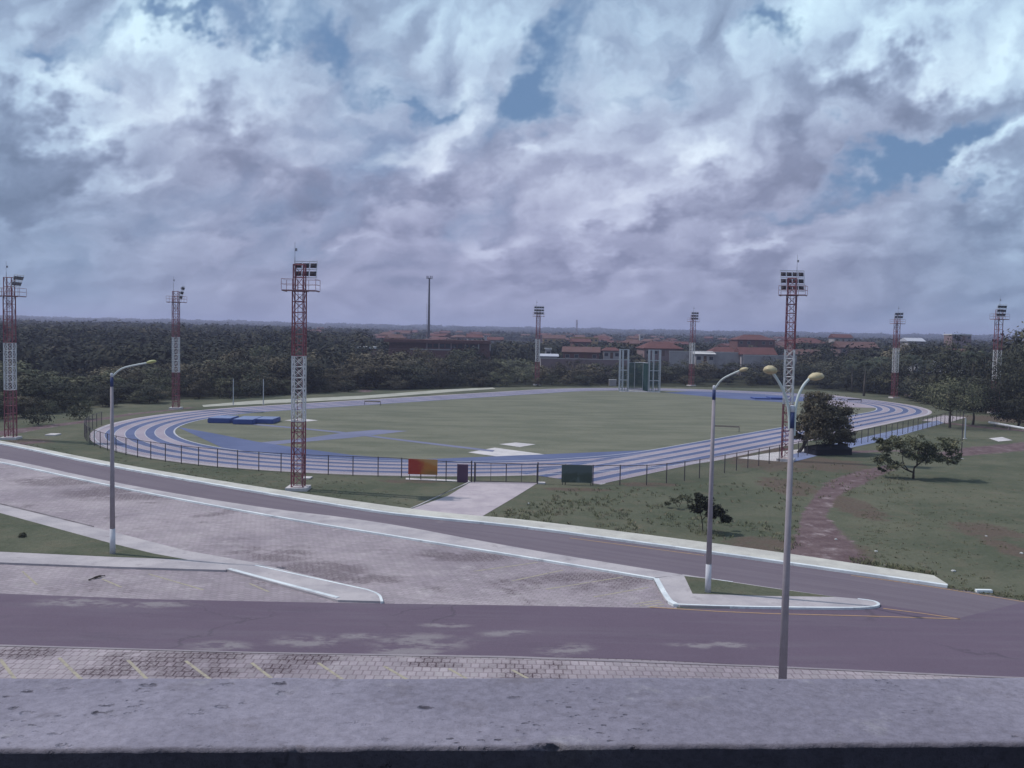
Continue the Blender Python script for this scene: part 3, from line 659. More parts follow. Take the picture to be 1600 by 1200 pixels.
# ------------------------------------------------------------------ fences, gate and boards
def fence(name, label, pts, h, step, m_post='dark_steel', rails=(1.0,), mesh=True):
    pts = [Vector(p) for p in pts]; L = sum((b - a).length for a, b in zip(pts, pts[1:])); n = max(2, round(L / step) + 1); P = resample_n(pts, n)
    root = thing(name, label, 'fence', (*P[0], 0)); o0 = P[0]
    pm = None
    for p in P:
        if pm is None: pm = MB().tube([(0, 0, -.1), (0, 0, h + .06)], .048, 6).build('post', m_post, root)
        else:
            q = pm.copy(); COL.objects.link(q); q.parent = root; q.location = (*(p - o0), 0)
    rl = MB()
    for r in rails: rl.tube([(*(p - o0), h * r) for p in P], .03, 5)
    rl.build('rail', m_post, root)
    if mesh:
        w = MB(); sp = .14
        for a, b in zip(P, P[1:]):
            d = b - a; LL = d.length; d = d / LL; k = -h
            while k < LL:
                for sgn in (1, -1):
                    s0, s1 = max(0, k), min(LL, k + h)
                    if s1 - s0 > .02:
                        z0, z1 = s0 - k, s1 - k
                        if sgn < 0: z0, z1 = h - z0, h - z1
                        q0 = a + d * s0 - o0; q1 = a + d * s1 - o0; u = Vector((0, 0, .0032))
                        A, B_ = Vector((*q0, z0)), Vector((*q1, z1)); nn = Vector((-d.y, d.x, 0)) * .003
                        w.add([A - u, B_ - u, B_ + u, A + u, A + nn, B_ + nn], [(0, 1, 2, 3), (0, 1, 5, 4), (3, 2, 5, 4)])
                k += sp
        w.build('wire_mesh', m_post, root)
    return root
G0, G1 = at2(736.5, 753.5), at2(840, 756)
left_run = [G0] + P2([(695, 751.5), (640, 749)])
for k in range(0, 38):
    t_ = k * .066 - .1
    left_run.append(tw(-TL / 2 + (TR + 8 * LW + 1.1) * math.cos(-PI / 2 - t_), (TR + 8 * LW + 1.1) * math.sin(-PI / 2 - t_)))
left_run = left_run[:3] + [p for p in left_run[3:] if p.x < left_run[2].x - 1.0]
fence('chain_link_fence', 'dark chain link fence curving round the left bend of the track up to the gate', left_run, 1.88, 2.5)
fence('chain_link_fence', 'dark chain link fence from the gate past the green board along the blue path', [G1] + P2([(936, 758.5), (1017, 758), (1080, 750), (1180, 729), (1328, 697.5), (1467, 665), (1500, 657)]), 1.88, 2.6)
def gate():
    root = thing('metal_gate', 'dark metal double gate at the end of the pale approach path', 'gate', (*G0, 0)); d = G1 - G0; L = d.length; root.rotation_euler = (0, 0, math.atan2(d.y, d.x))
    for x in (0.0, .30, L): MB().box(x - .06, x + .06, -.06, .06, -.1, 2.05 if x < .1 or x == L else 1.95).build('gate_post', 'dark_steel', root)
    mid = .36 + (L - .42) / 2
    for x0, x1 in ((.40, mid - .02), (mid + .02, L - .09)):
        f = MB()
        for z in (.12, 1.86): f.box(x0, x1, -.03, .03, z - .03, z + .03)
        for x in (x0, (x0 + x1) / 2, x1): f.box(x - .025, x + .025, -.026, .026, .13, 1.84)
        lf = f.build('gate_leaf', 'dark_steel', root); w = MB()
        for s in range(int((x1 - x0) / .12)): w.box(x0 + s * .12, x0 + s * .12 + .007, -.004, .004, .15, 1.83)
        w.build('gate_bars', 'dark_steel', lf)
gate()
def board(name, label, cat, a, b, z0, z1, m, frame='dark_steel', off=.10):
    a, b = at2(*a), at2(*b); d = b - a; L = d.length; n = Vector((d.y, -d.x)).normalized() * off; p = a + n
    root = thing(name, label, cat, (*p, 0), math.atan2(d.y, d.x)); MB().box(0, L, -.02, .02, z0, z1).build('panel', m, root)
    f = MB()
    for x in (.12, L - .12): f.box(x - .03, x + .03, .022, .07, -.05, z1 - .05)
    f.build('support', frame, root); return root
board('advertising_board', 'orange and red advertising board hung on the fence left of the gate', 'board', (638, 749.5), (683.5, 751), .56, 2.03, 'banner_orange')
board('advertising_board', 'dark green advertising board hung on the fence right of the gate', 'board', (877, 757.5), (925, 758.5), .25, 1.92, 'banner_green')
bx = board('ticket_panel', 'purple upright metal panel beside the left gate post', 'panel', (714.5, 753), (731.5, 753.5), .0, 1.72, 'gate_purple', off=.22)

# ------------------------------------------------------------------ field equipment
def landing_mat():
    root = thing('landing_mat', 'thick blue foam landing mat on the infield inside the left bend', 'landing mat', at(375, 659))
    def blk(px0, px1, y0, z, dy, m='mat_blue', nm='foam_block'):
        a = at(px0, y0) - root.location; b = at(px1, y0) - root.location; mb = MB(); mb.box(a.x, b.x, a.y, a.y + dy, .0, z); o = mb.build(nm, m, root)
        bm = bmesh.new(); bm.from_mesh(o.data); bmesh.ops.bevel(bm, geom=list(bm.edges), offset=.09, segments=2, affect='EDGES'); bm.to_mesh(o.data); bm.free()
        tp = MB(); tp.box(a.x + .1, b.x - .1, a.y + .1, a.y + dy - .1, z + .002, z + .03); tp.build('top_cover', 'mat_blue_pale', o); return o
    blk(324, 362, 661, .72, 4.5); blk(363, 397, 663, .72, 5.6); blk(398, 428, 662, .66, 4.6)
landing_mat()
def mat_far():
    root = thing('landing_mat', 'low dark blue landing mat lying on the far blue throwing area', 'landing mat', at(1200, 623.5))
    for a, b_, z in ((-3.6, -.1, .32), (.1, 3.8, .5)):
        o = MB().box(a, b_, -2.0, 2.2, .02, z).build('foam_block', 'mat_blue', root); bm = bmesh.new(); bm.from_mesh(o.data); bmesh.ops.bevel(bm, geom=list(bm.edges), offset=.08, segments=2, affect='EDGES'); bm.to_mesh(o.data); bm.free()
mat_far()
def white_pole(label, px, py, h, r=.09, m='cage_white'):
    root = thing('white_pole', label, 'pole', at(px, py)); MB().tube([(0, 0, -.05), (0, 0, h)], [r, r * .85], 8).build('shaft', m, root); MB().box(-.22, .22, -.22, .22, -.05, .06).build('foot', 'slab_concrete', root); MB().tube([(0, 0, h), (0, 0, h + .05)], r * 1.1, 8).build('cap', m, root)
white_pole('white pole on the far kerb walk, the left one of two before the bushes', 364.5, 633, 4.8)
white_pole('white pole on the far kerb walk nearer the tall tower, right one of two', 411.5, 632, 4.7)
white_pole('short white post on the bare ground beside the dark utility pole', 1507.5, 685.5, 3.0, .11)
white_pole('thin dark pole on the grassy rise beside the white post', 1502, 717, 5.7, .06, 'dark_steel')
def cage():
    p = at(998, 612); k = p.y / F; root = thing('throwing_cage', 'tall white framed throwing cage with green net at the far end of the field', 'throwing cage', p)
    X = lambda px: (px - 998) * k; hN = 10.6
    for x0, x1, hh in ((967.5, 980.5, 10.7), (1013, 1030, 10.7)):
        f = MB()
        for x in (X(x0), X(x1), (X(x0) + X(x1)) / 2 - .3):
            for y in (-.9, 1.1): f.box(x - .11, x + .11, y - .11, y + .11, 0, hh)
        for z in (.15, 2.9, 5.4, 8.0, hh - .1):
            for y in (-.9, 1.1): f.box(X(x0) + .112, X(x1) - .112, y - .07, y + .07, z - .07, z + .07)
        o = f.build('gate_frame', 'cage_white', root); o['label'] = 'white lattice frame tower of the cage'
    def net(pts, z0, z1, sp=.3):
        w = MB()
        for a, b in zip(pts, pts[1:]):
            a, b = Vector(a), Vector(b); n = max(1, int((b - a).length / sp))
            for i in range(n):
                q = a.lerp(b, i / n); w.box(q.x - .05, q.x + .05, q.y - .05, q.y + .05, z0, z1)
        for z in np.arange(z0 + .3, z1, sp): 
            for a, b in zip(pts, pts[1:]): w.tube([(*a, z), (*b, z)], .05, 4, False)
        return w
    net([(X(981), .3), (X(984), 4.5), (X(996), 6.2), (X(1008), 4.5), (X(1012), .3)], .1, 7.2).build('net', 'net_green', root)
    net([(X(1013), .2), (X(1029.5), .2)], .1, 7.6, .4).build('net', 'net_green', root); net([(X(968.5), .2), (X(980), .2)], .1, 5.2, .6).build('net', 'net_green', root)
    f = MB()
    for x, y in ((X(984), 4.5), (X(996), 6.2), (X(1008), 4.5)): f.box(x - .09, x + .09, y - .09, y + .09, 0, 7.3)
    f.tube([(X(981), .3, 7.3), (X(984), 4.5, 7.25), (X(996), 6.2, 7.2), (X(1008), 4.5, 7.25), (X(1012), .3, 7.3)], .08, 5); f.build('top_rail', 'cage_white', root)
    MB().prism([(X(967), -1.5), (X(1031), -1.5), (X(1028), 7), (X(970), 7)], -.02, .04).build('floor_slab', 'slab_concrete', root)
cage()
def hurdle(label, px, py, w, h, m, rz=0.0):
    root = thing('hurdle', label, 'hurdle', at(px, py), rz); f = MB()
    for x in (-w / 2, w / 2): f.box(x - .04, x + .04, -.04, .04, 0, h); f.box(x - .04, x + .04, .05, .6, .0, .05)
    f.build('frame', 'dark_steel', root); MB().box(-w / 2 - .05, w / 2 + .05, -.075, -.045, h - .26, h).build('crossbar', m, root)
hurdle('pale wooden steeplechase barrier left on the infield grass near the short armed lamp', 1134, 674, 3.9, .9, 'timber', -.2)
hurdle('pale hurdle standing on the far straight of the track', 582, 633, 3.0, .85, 'timber', .05)
hurdle('dark hurdle on the lilac apron at the right bend', 1335, 629, 3.2, .8, 'dark_steel', .1)
r_ = thing('equipment_box', 'small whitish box standing left of the throwing cage', 'box', at(957, 603)); MB().box(-1.0, 1.0, -.5, .5, .0, 1.7).build('casing', 'wall_white', r_); MB().box(-1.06, 1.06, -.56, .56, 1.702, 1.8).build('lid', 'roof_pale', r_)
def shed():
    a, b = at(1275, 712), at(1331, 711); root = thing('low_shed', 'low black covered shed under the dark leaning tree by the fence', 'shed', a, math.atan2(b.y - a.y, b.x - a.x)); L = (b - a).length
    MB().box(0, L, 0, 2.6, 0, .75).build('wall', 'black_tarp', root)
    MB().add([(-.15, -.2, .752), (L + .15, -.2, .752), (L + .1, 2.8, .80), (-.1, 2.8, .80), (.9, 1.1, 1.25), (L - .7, 1.1, 1.22)], [(0, 1, 5, 4), (1, 2, 5), (2, 3, 4, 5), (3, 0, 4), (3, 2, 1, 0)]).build('roof', 'black_tarp', root)
shed()
def fallen_post():
    a, b = at(1545, 665.5, .0), at(1612, 677, .0); root = thing('white_beam', 'long white beam lying across bare ground before the dark trees', 'beam', a); d = b - a
    MB().tube([(0, 0, .62), (d.x, d.y, .55)], .19, 8).build('shaft', 'white_paint', root)
    for t_ in (.15, .5, .85): MB().box(d.x * t_ - .12, d.x * t_ + .12, d.y * t_ - .12, d.y * t_ + .12, -.02, .40).build('support', 'dark_kerb', root)
fallen_post()
def lump(name, label, cat, px, py, s, m, seed, z=0.0, group=None, flatten=.5):
    r = random.Random(seed); bm = bmesh.new(); bmesh.ops.create_icosphere(bm, subdivisions=2, radius=s)
    for v in bm.verts: v.co *= 1 + r.uniform(-.2, .2); v.co.z *= flatten
    me = bpy.data.meshes.new(name); bm.to_mesh(me); bm.free(); me.materials.append(MATS[m]); o = bpy.data.objects.new(name, me); COL.objects.link(o); o.location = at(px, py, z) + Vector((0, 0, s * flatten * .6)); return tag(o, label, cat, group)
for i, (px, py, s) in enumerate(((1369, 862, .11), (1490, 893, .14), (1383, 884, .08), (1541, 838, .09), (1596, 865, .12), (826, 787, .10), (1306, 843, .1))):
    lump('stone', 'small pale stone lying loose on the grass', 'stone', px, py, s, 'stone', 30 + i, group='pale stones scattered over the verge')
def slab_thing(name, label, px, py, w, d, h, m):
    o = MB().box(-w / 2, w / 2, -d / 2, d / 2, -.03, h).build(name, m); o.location = at(px, py); return tag(o, label, name.replace('_', ' '))
slab_thing('drain_cover', 'pale concrete drain cover in the grass right of the far left tower', 83, 680, 1.3, 1.6, .16, 'slab_concrete')
slab_thing('drain_cover', 'small pale concrete drain cover beside the foot of the tall tower', 480, 747.5, .8, 1.2, .12, 'slab_concrete')
slab_thing('drain_cover', 'small pale concrete drain cover just right of the gate post', 846, 755.5, .7, .7, .12, 'slab_concrete')
slab_thing('kerb_stone', 'loose broken whitewashed kerb stone at the weedy road edge on the right', 1537, 925.5, .9, .25, .16, 'kerb_paint')
br = MB(); a = at(139, 906, .06); bb = at(164, 899, .06); br.tube([a, a.lerp(bb, .4) + Vector((0, .05, .03)), a.lerp(bb, .7) + Vector((0, -.06, .05)), bb], [.05, .07, .06, .03], 6); br.tube([a.lerp(bb, .5) + Vector((0, 0, .03)), a.lerp(bb, .8) + Vector((.1, -.25, .02))], [.03, .012], 5)
tag(br.build('fallen_branch', 'bark'), 'dark fallen branch lying on the pavers below the left lawn', 'branch')
for i, px in enumerate((655, 668, 690, 722, 745, 760, 775, 786)):
    o = MB().box(-.16, .16, -.16, .16, -.1, 1.5 + .5 * ((i * 7) % 3) / 2).build('concrete_post', 'wall_white'); o.location = at(px, 599.5 - (px - 655) * .022); tag(o, 'short pale concrete post in front of the far hedge trees', 'post', 'old concrete fence posts beyond the far straight')

# ------------------------------------------------------------------ vegetation
def quads_object(name, V, tint, m, parent=None):         # V: (n,4,3)
    n = len(V); me = bpy.data.meshes.new(name); me.vertices.add(n * 4); me.vertices.foreach_set('co', V.reshape(-1).astype(np.float32))
    me.loops.add(n * 4); me.loops.foreach_set('vertex_index', np.arange(n * 4, dtype=np.int32)); me.polygons.add(n); me.polygons.foreach_set('loop_start', np.arange(0, n * 4, 4, dtype=np.int32)); me.update(calc_edges=True)
    c = me.color_attributes.new('tint', 'FLOAT_COLOR', 'POINT'); c.data.foreach_set('color', np.repeat(np.concatenate([tint, np.zeros((n, 1)), np.ones((n, 1))], 1), 4, 0).astype(np.float32).ravel())
    me.materials.append(MATS[m]); o = bpy.data.objects.new(name, me); COL.objects.link(o)
    if parent: o.parent = parent
    return o
def leaf_quads(C, size, g, asp=.7, up=.35, out=None):              # one randomly turned leaf spray per centre
    n = len(C); nn = g.normal(size=(n, 3)); nn[:, 2] = np.abs(nn[:, 2]) + up
    if out is not None: nn = out * 1.5 + g.normal(size=(n, 3)) * .45 + np.array([0, 0, .35])
    nn /= np.linalg.norm(nn, axis=1)[:, None]
    r = g.normal(size=(n, 3)); u = np.cross(nn, r); u /= np.linalg.norm(u, axis=1)[:, None]; w = np.cross(nn, u)
    s = (size * g.uniform(.6, 1.35, n))[:, None]; u = u * s; w = w * s * asp
    k = g.uniform(.5, 1.0, (n, 1)); return np.stack([C - u * .9 - w * .25, C + w * k - u * .1, C + u, C - w * (1.3 - k) + u * .1], 1)
def crown_points(g, rx, ry, rz, ncl, per, cr, shell=.55, flat_bottom=.35):
    d = g.normal(size=(ncl, 3)); d /= np.linalg.norm(d, axis=1)[:, None]; rad = shell + (1 - shell) * g.random(ncl) ** .6
    lump = 1 + .22 * np.sin(d[:, 0] * 3.1 + g.uniform(0, 6)) * np.cos(d[:, 1] * 2.7 + g.uniform(0, 6)) + .15 * np.sin(d[:, 2] * 5 + g.uniform(0, 6))
    cc = d * (rad * lump)[:, None] * np.array([rx, ry, rz]); cc[:, 2] = np.where(cc[:, 2] < 0, cc[:, 2] * flat_bottom / .5 * .5, cc[:, 2])
    P = cc[:, None, :] + g.normal(size=(ncl, per, 3)) * cr * np.array([1, 1, .62]) * g.uniform(.6, 1.25, (ncl, 1, 1))
    hue = np.repeat(np.clip(.5 + .6 * (cc[:, 2] / rz) * .25 + g.normal(0, .28, ncl), 0, 1), per); acc = np.repeat(g.random(ncl), per)
    N = P - cc[:, None, :]; N = N / (np.linalg.norm(N, axis=2)[:, :, None] + 1e-6) * .8 + (cc / (np.linalg.norm(cc, axis=1)[:, None] + 1e-6))[:, None, :] * .55
    global OUT
    OUT = N.reshape(-1, 3) / (np.linalg.norm(N.reshape(-1, 3), axis=1)[:, None] + 1e-6); return P.reshape(-1, 3), np.stack([hue, acc], 1), cc
def limb_trunk(mb, base, cc, h0, r0, g, nl=5):
    top = Vector((cc[:, 0].mean() * .3, cc[:, 1].mean() * .3, h0)); b = Vector(base); mid = b.lerp(top, .5) + Vector((g.normal() * r0, g.normal() * r0, 0))
    mb.tube([b - Vector((0, 0, .15)), b + Vector((0, 0, .15)), mid, top], [r0 * 1.35, r0 * 1.1, r0 * .85, r0 * .65], 7)
    for i in g.choice(len(cc), nl, replace=False):
        e = Vector(cc[i]); m_ = top.lerp(e, .5) + Vector((0, 0, -.12 * (e - top).length)); mb.tube([top - Vector((0, 0, r0)), m_, e], [r0 * .55, r0 * .35, r0 * .1], 5)
def make_tree(name, label, cat, h, r, m, seed, group=None, ncl=70, per=34, leaf=.20, trunk_h=.28, trunk_r=.16, low=True):
    g = np.random.default_rng(seed); root = thing(name, label, cat, (0, 0, 0), 0, group)
    cz = h * (.52 if low else .60); P, t_, cc = crown_points(g, r, r * g.uniform(.85, 1.1), h - cz, ncl, per, r * (.21 if ncl < 40 else .17), .62, .95 if low else .72)
    P[:, 2] += cz; cc[:, 2] += cz; keep = P[:, 2] > .05; P, t_ = P[keep], t_[keep]; ou = OUT[keep]
    quads_object('crown', leaf_quads(P, leaf, g, .7, .8, ou), t_, m, root); mb = MB(); limb_trunk(mb, (0, 0, 0), cc, h * trunk_h, trunk_r, g); mb.build('trunk', 'bark', root, True); return root
def make_palm(label, h, seed, group):
    g = random.Random(seed); root = thing('palm_tree', label, 'palm tree', (0, 0, 0), 0, group); lean = Vector((g.uniform(-.6, .6), g.uniform(-.6, .6), 0)); top = Vector((lean.x, lean.y, h * .74))
    MB().tube([(0, 0, -.2), lean * .15 + Vector((0, 0, h * .3)), lean * .5 + Vector((0, 0, h * .55)), top], [.26, .17, .15, .14], 8).build('trunk', 'palm_bark', root, True)
    Q, T = [], []
    for k in range(19):
        a = 2 * PI * k / 19 * 2.4 + g.uniform(-.2, .2); el = g.uniform(.1, 1.35); L = h * .33 * g.uniform(.85, 1.15); d = Vector((math.cos(a), math.sin(a), 0)); sd = Vector((-d.y, d.x, 0)); prev = None; hu = g.random()
        for s in range(13):
            t_ = s / 12; p = top + d * L * (math.cos(el) * t_ + .25 * t_ * t_) + Vector((0, 0, L * (math.sin(el) * t_ - .85 * t_ * t_)))
            if prev is not None:
                ax = (p - prev).normalized(); ll = L * .30 * math.sin(PI * min(1, .15 + t_ * .86)) + .05
                for sg in (1, -1):
                    tip = prev + sd * sg * ll * .8 + ax * ll * .45 - Vector((0, 0, ll * .42)); Q.append([prev, prev.lerp(tip, .5) + ax * .10, tip, prev.lerp(tip, .5) - ax * .06]); T.append((hu, g.random()))
                Q.append([prev + sd * .03, p + sd * .025, p - sd * .025, prev - sd * .03]); T.append((hu, .1))
            prev = p
    quads_object('crown', np.array([[list(v) for v in q] for q in Q]), np.array(T), 'leaf_palm', root); return root
def place(o, x, y, z, s, rz, sz=None):
    o.location = (x, y, z); o.scale = (s, s, sz or s); o.rotation_euler = (0, 0, rz); return o
GB = 'trees of the woodland belt beyond the track'
KIND = {'d': ('dark rounded broadleaf tree in the woodland belt beyond the track', 'leaf_dark'), 'b': ('brownish green broadleaf tree in the woodland belt beyond the track', 'leaf_brownish'), 'o': ('olive green broadleaf tree in the woodland belt beyond the track', 'leaf_olive')}
PROTO = {k: [] for k in KIND}; used = set()
for j, k in enumerate('dddbbbooo'):
    PROTO[k].append(make_tree('broadleaf_tree', KIND[k][0], 'tree', 7.0, 3.1 + .35 * (j % 3), KIND[k][1], 100 + j, GB, ncl=30, per=74, leaf=.24))
def put(proto, x, y, z, s, rz, sz=None):
    o = proto if proto not in used else copy_tree(proto); used.add(proto); return place(o, x, y, z, s, rz, sz)
bx_ = [-220, -60, 0, 60, 150, 300, 420, 560, 650, 800, 950, 1100, 1250, 1400, 1500, 1600, 1820]; by_ = [655, 658, 655, 648, 637, 625, 618, 611, 608, 603.5, 601, 601, 604, 617, 640, 652, 690]
tx_ = [-220, 0, 60, 120, 200, 300, 380, 470, 520, 560, 620, 700, 770, 830, 900, 1000, 1100, 1200, 1300, 1350, 1420, 1480, 1525, 1600, 1820]; ty_ = [556, 562, 574, 574, 570, 562, 548, 544, 562, 553, 548, 553, 558, 570, 562, 564, 561, 558, 556, 548, 544, 540, 528, 524, 516]
def bias_kind(px):
    w = (.3, .15, .55) if px < 230 else (.25, .5, .25) if px < 830 else (.6, .25, .15) if px < 1240 else (.8, .1, .1)
    return rng.choices('dbo', w)[0]
PATHX = (572, 40)
for row, (dd, hs) in enumerate(((0, .45), (8, .8), (20, 1.0), (38, 1.03), (70, 1.0))):
    px = -110 + row * 9
    while px < (1720 if row < 4 else 520):
        pb = float(np.interp(px, bx_, by_)); pt = float(np.interp(px, tx_, ty_)); base = at(px, pb); ux = base.xy.normalized()
        x, y = base.x + ux.x * (dd + rng.uniform(-2.5, 3.5)), base.y + ux.y * (dd + rng.uniform(-2.5, 3.5)); dist = math.hypot(x, y); z = tz(x, y)
        h = (H - z - (pt - hor(px)) * dist / F / 1.0) * hs * rng.uniform(.72, 1.14)
        if row == 0 and (abs(px - 575) < 22 or rng.random() < .12): px += 26; continue
        h = max(1.8, min(h, 17)); k = bias_kind(px); s = h / 7.0; w = s * rng.uniform(1.2, 1.8) if h < 9 else s * rng.uniform(.7, 1.0)
        put(PROTO[k][rng.randrange(3)], x, y, z, w, rng.uniform(0, 6.28), s); px += (31 if row else 23) * rng.uniform(.8, 1.25) * (1.2 if px < 350 or px > 1450 else 1)
GP = 'palm trees among the dark trees on the right'
pp = [make_palm('feathery palm tree among the dark trees beyond the right bend', 9, 60 + k, GP) for k in range(3)]
for i, (px, dist, ytop) in enumerate(((1352, 232, 552), (1376, 245, 545), (1428, 228, 540), (1446, 215, 548), (1470, 225, 538), (1480, 260, 532), (1520, 200, 530), (1578, 190, 540), (1590, 205, 528), (1333, 250, 553), (1412, 260, 540), (1550, 215, 534))):
    q = at_depth(px, 560, dist); z = tz(q.x, q.y); h = H - z - (ytop - hor(px)) * dist / F; put(pp[i % 3], q.x, q.y, z, h / 9, rng.uniform(0, 6), h / 9)
# individual trees and bushes in front
def big_tree():
    base = at(1247, 707); k = base.y / F; root = thing('broadleaf_tree', 'large dark dense tree leaning over the black shed by the fence', 'tree', base); g = np.random.default_rng(5)
    C = []; T = []; O = []
    for (px, py, r, n) in ((1282, 640, 2.2, 26), (1305, 650, 2.2, 26), (1268, 655, 2.0, 22), (1290, 668, 2.6, 30), (1312, 675, 1.7, 18), (1260, 675, 1.6, 16), (1275, 625, 1.5, 14), (1315, 690, 1.1, 9), (1248, 660, 1.3, 10)):
        P, t_, cc = crown_points(g, r * 1.08, r, r * .85, n, 110, r * .2, .35, 1.0); o_ = np.array([(px - 1247) * k, g.uniform(-1.2, 1.2), (707 - py) * k]); C.append(P + o_); T.append(t_); O.append(OUT)
    P = np.concatenate(C); T = np.concatenate(T); T[:, 0] *= .95; quads_object('crown', leaf_quads(P, .17, g, .7, .6, np.concatenate(O)), T, 'leaf_brownish', root)
    mb = MB(); mb.tube([(0, 0, -.1), (.5, 0, .6), (1.1, .1, 1.6), (2.4, .1, 3.0), (3.0, 0, 4.4)], [.24, .2, .17, .14, .06], 7); mb.tube([(.6, 0, .75), (.7, -.2, 2.0), (1.4, -.3, 3.8)], [.14, .11, .04], 6); mb.tube([(1.1, .1, 1.6), (3.6, .2, 2.4), (5.2, 0, 3.2)], [.12, .09, .03], 6); mb.build('trunk', 'bark', root, True)
big_tree()
def shade_tree(label, px, py, spots, limbs, m, leaf, per, seed, tr=.16):
    base = at(px, py); k = base.y / F; root = thing('small_tree', label, 'tree', base); g = np.random.default_rng(seed); C, T = [], []
    X = lambda q: ((q[0] - px) * k, (q[2] if len(q) > 2 else 0), (py - q[1]) * k)
    for (qx, qy, r, n) in spots:
        P, t_, cc = crown_points(g, r, r, r * .55, n, per, r * .24, .35, 1.0); C.append(P + np.array([(qx - px) * k, g.uniform(-1.0, 1.0), (py - qy) * k])); T.append(t_)
    P = np.concatenate(C); quads_object('crown', leaf_quads(P, leaf, g), np.concatenate(T), m, root); mb = MB()
    for l, r0 in limbs: q = smooth([Vector(X(p)) for p in l], 2); mb.tube(q, [r0 * (1 - .75 * i / (len(q) - 1)) for i in range(len(q))], 6)
    mb.build('trunk', 'bark', root, True)
shade_tree('small spreading tree with forked trunk standing alone on the grassy rise', 1427, 748,
    [(1385, 700, 1.0, 12), (1405, 690, 1.1, 14), (1380, 718, .9, 10), (1398, 728, .8, 8), (1430, 690, 1.2, 16), (1450, 700, 1.2, 16), (1470, 690, 1.0, 12), (1485, 700, .9, 9), (1478, 715, .8, 8), (1440, 715, 1.0, 11), (1415, 708, 1.0, 11), (1460, 712, .9, 9), (1370, 690, .6, 5), (1498, 708, .5, 4), (1382, 735, .5, 4)],
    [([(1427, 750), (1427, 738), (1428, 728)], .17), ([(1427, 738), (1415, 734), (1402, 726), (1388, 716)], .10), ([(1428, 730), (1438, 722), (1452, 708), (1472, 698)], .10), ([(1420, 736), (1408, 722), (1410, 700)], .07), ([(1432, 727), (1432, 705), (1436, 692)], .08), ([(1402, 727), (1390, 730), (1382, 738)], .05)], 'leaf_olive', .125, 78, 9)
shade_tree('thin crooked sapling with sparse dark crown on the verge behind the traffic island', 1098, 830,
    [(1088, 775, .48, 9), (1097, 785, .56, 11), (1110, 790, .56, 11), (1120, 796, .58, 11), (1130, 806, .5, 9), (1083, 792, .42, 7), (1108, 803, .5, 9), (1138, 812, .34, 5), (1096, 798, .4, 7)],
    [([(1098, 832), (1097, 815), (1093, 800), (1088, 782)], .05), ([(1097, 812), (1106, 802), (1126, 800)], .035), ([(1093, 800), (1086, 794)], .025)], 'leaf_dark', .11, 60, 13)
shade_tree('small low green bush on the verge left of the crooked sapling', 1060, 792, [(1050, 778, .45, 10), (1066, 774, .48, 11), (1042, 785, .34, 7), (1074, 780, .4, 8)], [([(1060, 794), (1052, 780)], .03), ([(1060, 794), (1067, 778)], .03)], 'leaf_olive', .08, 26, 17)
def grove_tree(label, px, py, h, r, m, seed, leaf=.16):
    o = make_tree('broadleaf_tree', label, 'tree', h, r, m, seed, None, 95, 44, leaf, .34, .2, False); o.location = at(px, py); return o
grove_tree('rounded olive tree with two trunks at the end of the blue path', 1484, 668, 8.6, 5.0, 'leaf_olive', 201); grove_tree('rounded dark tree beside the olive tree near the short white post', 1520, 664, 7.4, 4.2, 'leaf_dark', 202)
grove_tree('tall dark tree at the right edge behind the white beam', 1592, 662, 13.4, 5.0, 'leaf_dark', 203, .2)
grove_tree('low dark bushy tree just behind the white beam', 1590, 668, 5.0, 4.0, 'leaf_dark', 204, .2)
for i, (px, py, h, r, m, lb) in enumerate(((125, 655, 2.2, 3.0, 'leaf_olive', 'pale green bush beside the dirt track near the far left tower'), (60, 664, 3.2, 3.4, 'leaf_dark', 'dark bush in the grass just right of the far left tower'), (35, 842, .4, .4, 'leaf_dark', 'tiny dark bush growing on the small left lawn'), (470, 614, 2.4, 3.2, 'leaf_brownish', 'dry brownish bush behind the far kerb walk near the tall tower'), (538, 612, 2.6, 2.8, 'leaf_brownish', 'dry bush left of the small dirt path beyond the far straight'))):
    o = make_tree('bush', lb, 'bush', h, r * .6, m, 300 + i, None, 34, 26, .16 if h > 1 else .05, .2, .06 if h > 1 else .015); o.location = at(px, py)
# grass tufts and weeds
def tufts(name, regions, n, hgt, seed, wid=.02):
    g = np.random.default_rng(seed); C = []
    for (px0, px1, top, bot, wgt) in regions:
        m_ = int(n * wgt); X = g.uniform(px0, px1, m_); a = np.interp(X, *zip(*top)); b = np.interp(X, *zip(*bot)); Y = a + (b - a) * g.random(m_)
        C.append(np.array([list(at(x, y)) for x, y in zip(X, Y)]))
    C = np.concatenate(C); cl = np.array([vn > .42 for vn in vnoise(C[:, 0] + 500, C[:, 1], 1.6, 3) * .6 + vnoise(C[:, 0] + 300, C[:, 1], 5, 4) * .4]); C = C[cl]; nb = 7
    P = np.repeat(C, nb, 0) + np.concatenate([g.normal(0, .09, (len(C) * nb, 2)), np.zeros((len(C) * nb, 1))], 1)
    a = g.uniform(0, 6.28, len(P)); d = np.stack([np.cos(a), np.sin(a), np.zeros(len(P))], 1); hh = hgt * g.uniform(.4, 1.3, len(P))[:, None]; s = np.stack([-np.sin(a), np.cos(a), np.zeros(len(P))], 1) * wid * g.uniform(.6, 1.6, (len(P), 1)); up = np.array([0, 0, 1])
    V = np.stack([P - s, P + s, P + s * .5 + d * hh * .25 + up * hh * .7, P + d * hh * .6 + up * hh], 1); t_ = np.repeat(np.stack([g.random(len(C)), g.random(len(C))], 1), nb, 0); return stuff(quads_object(name, V, t_, 'blade'))
kt = [(600, 803), (760, 811), (1013, 837), (1240, 866), (1459, 900)]
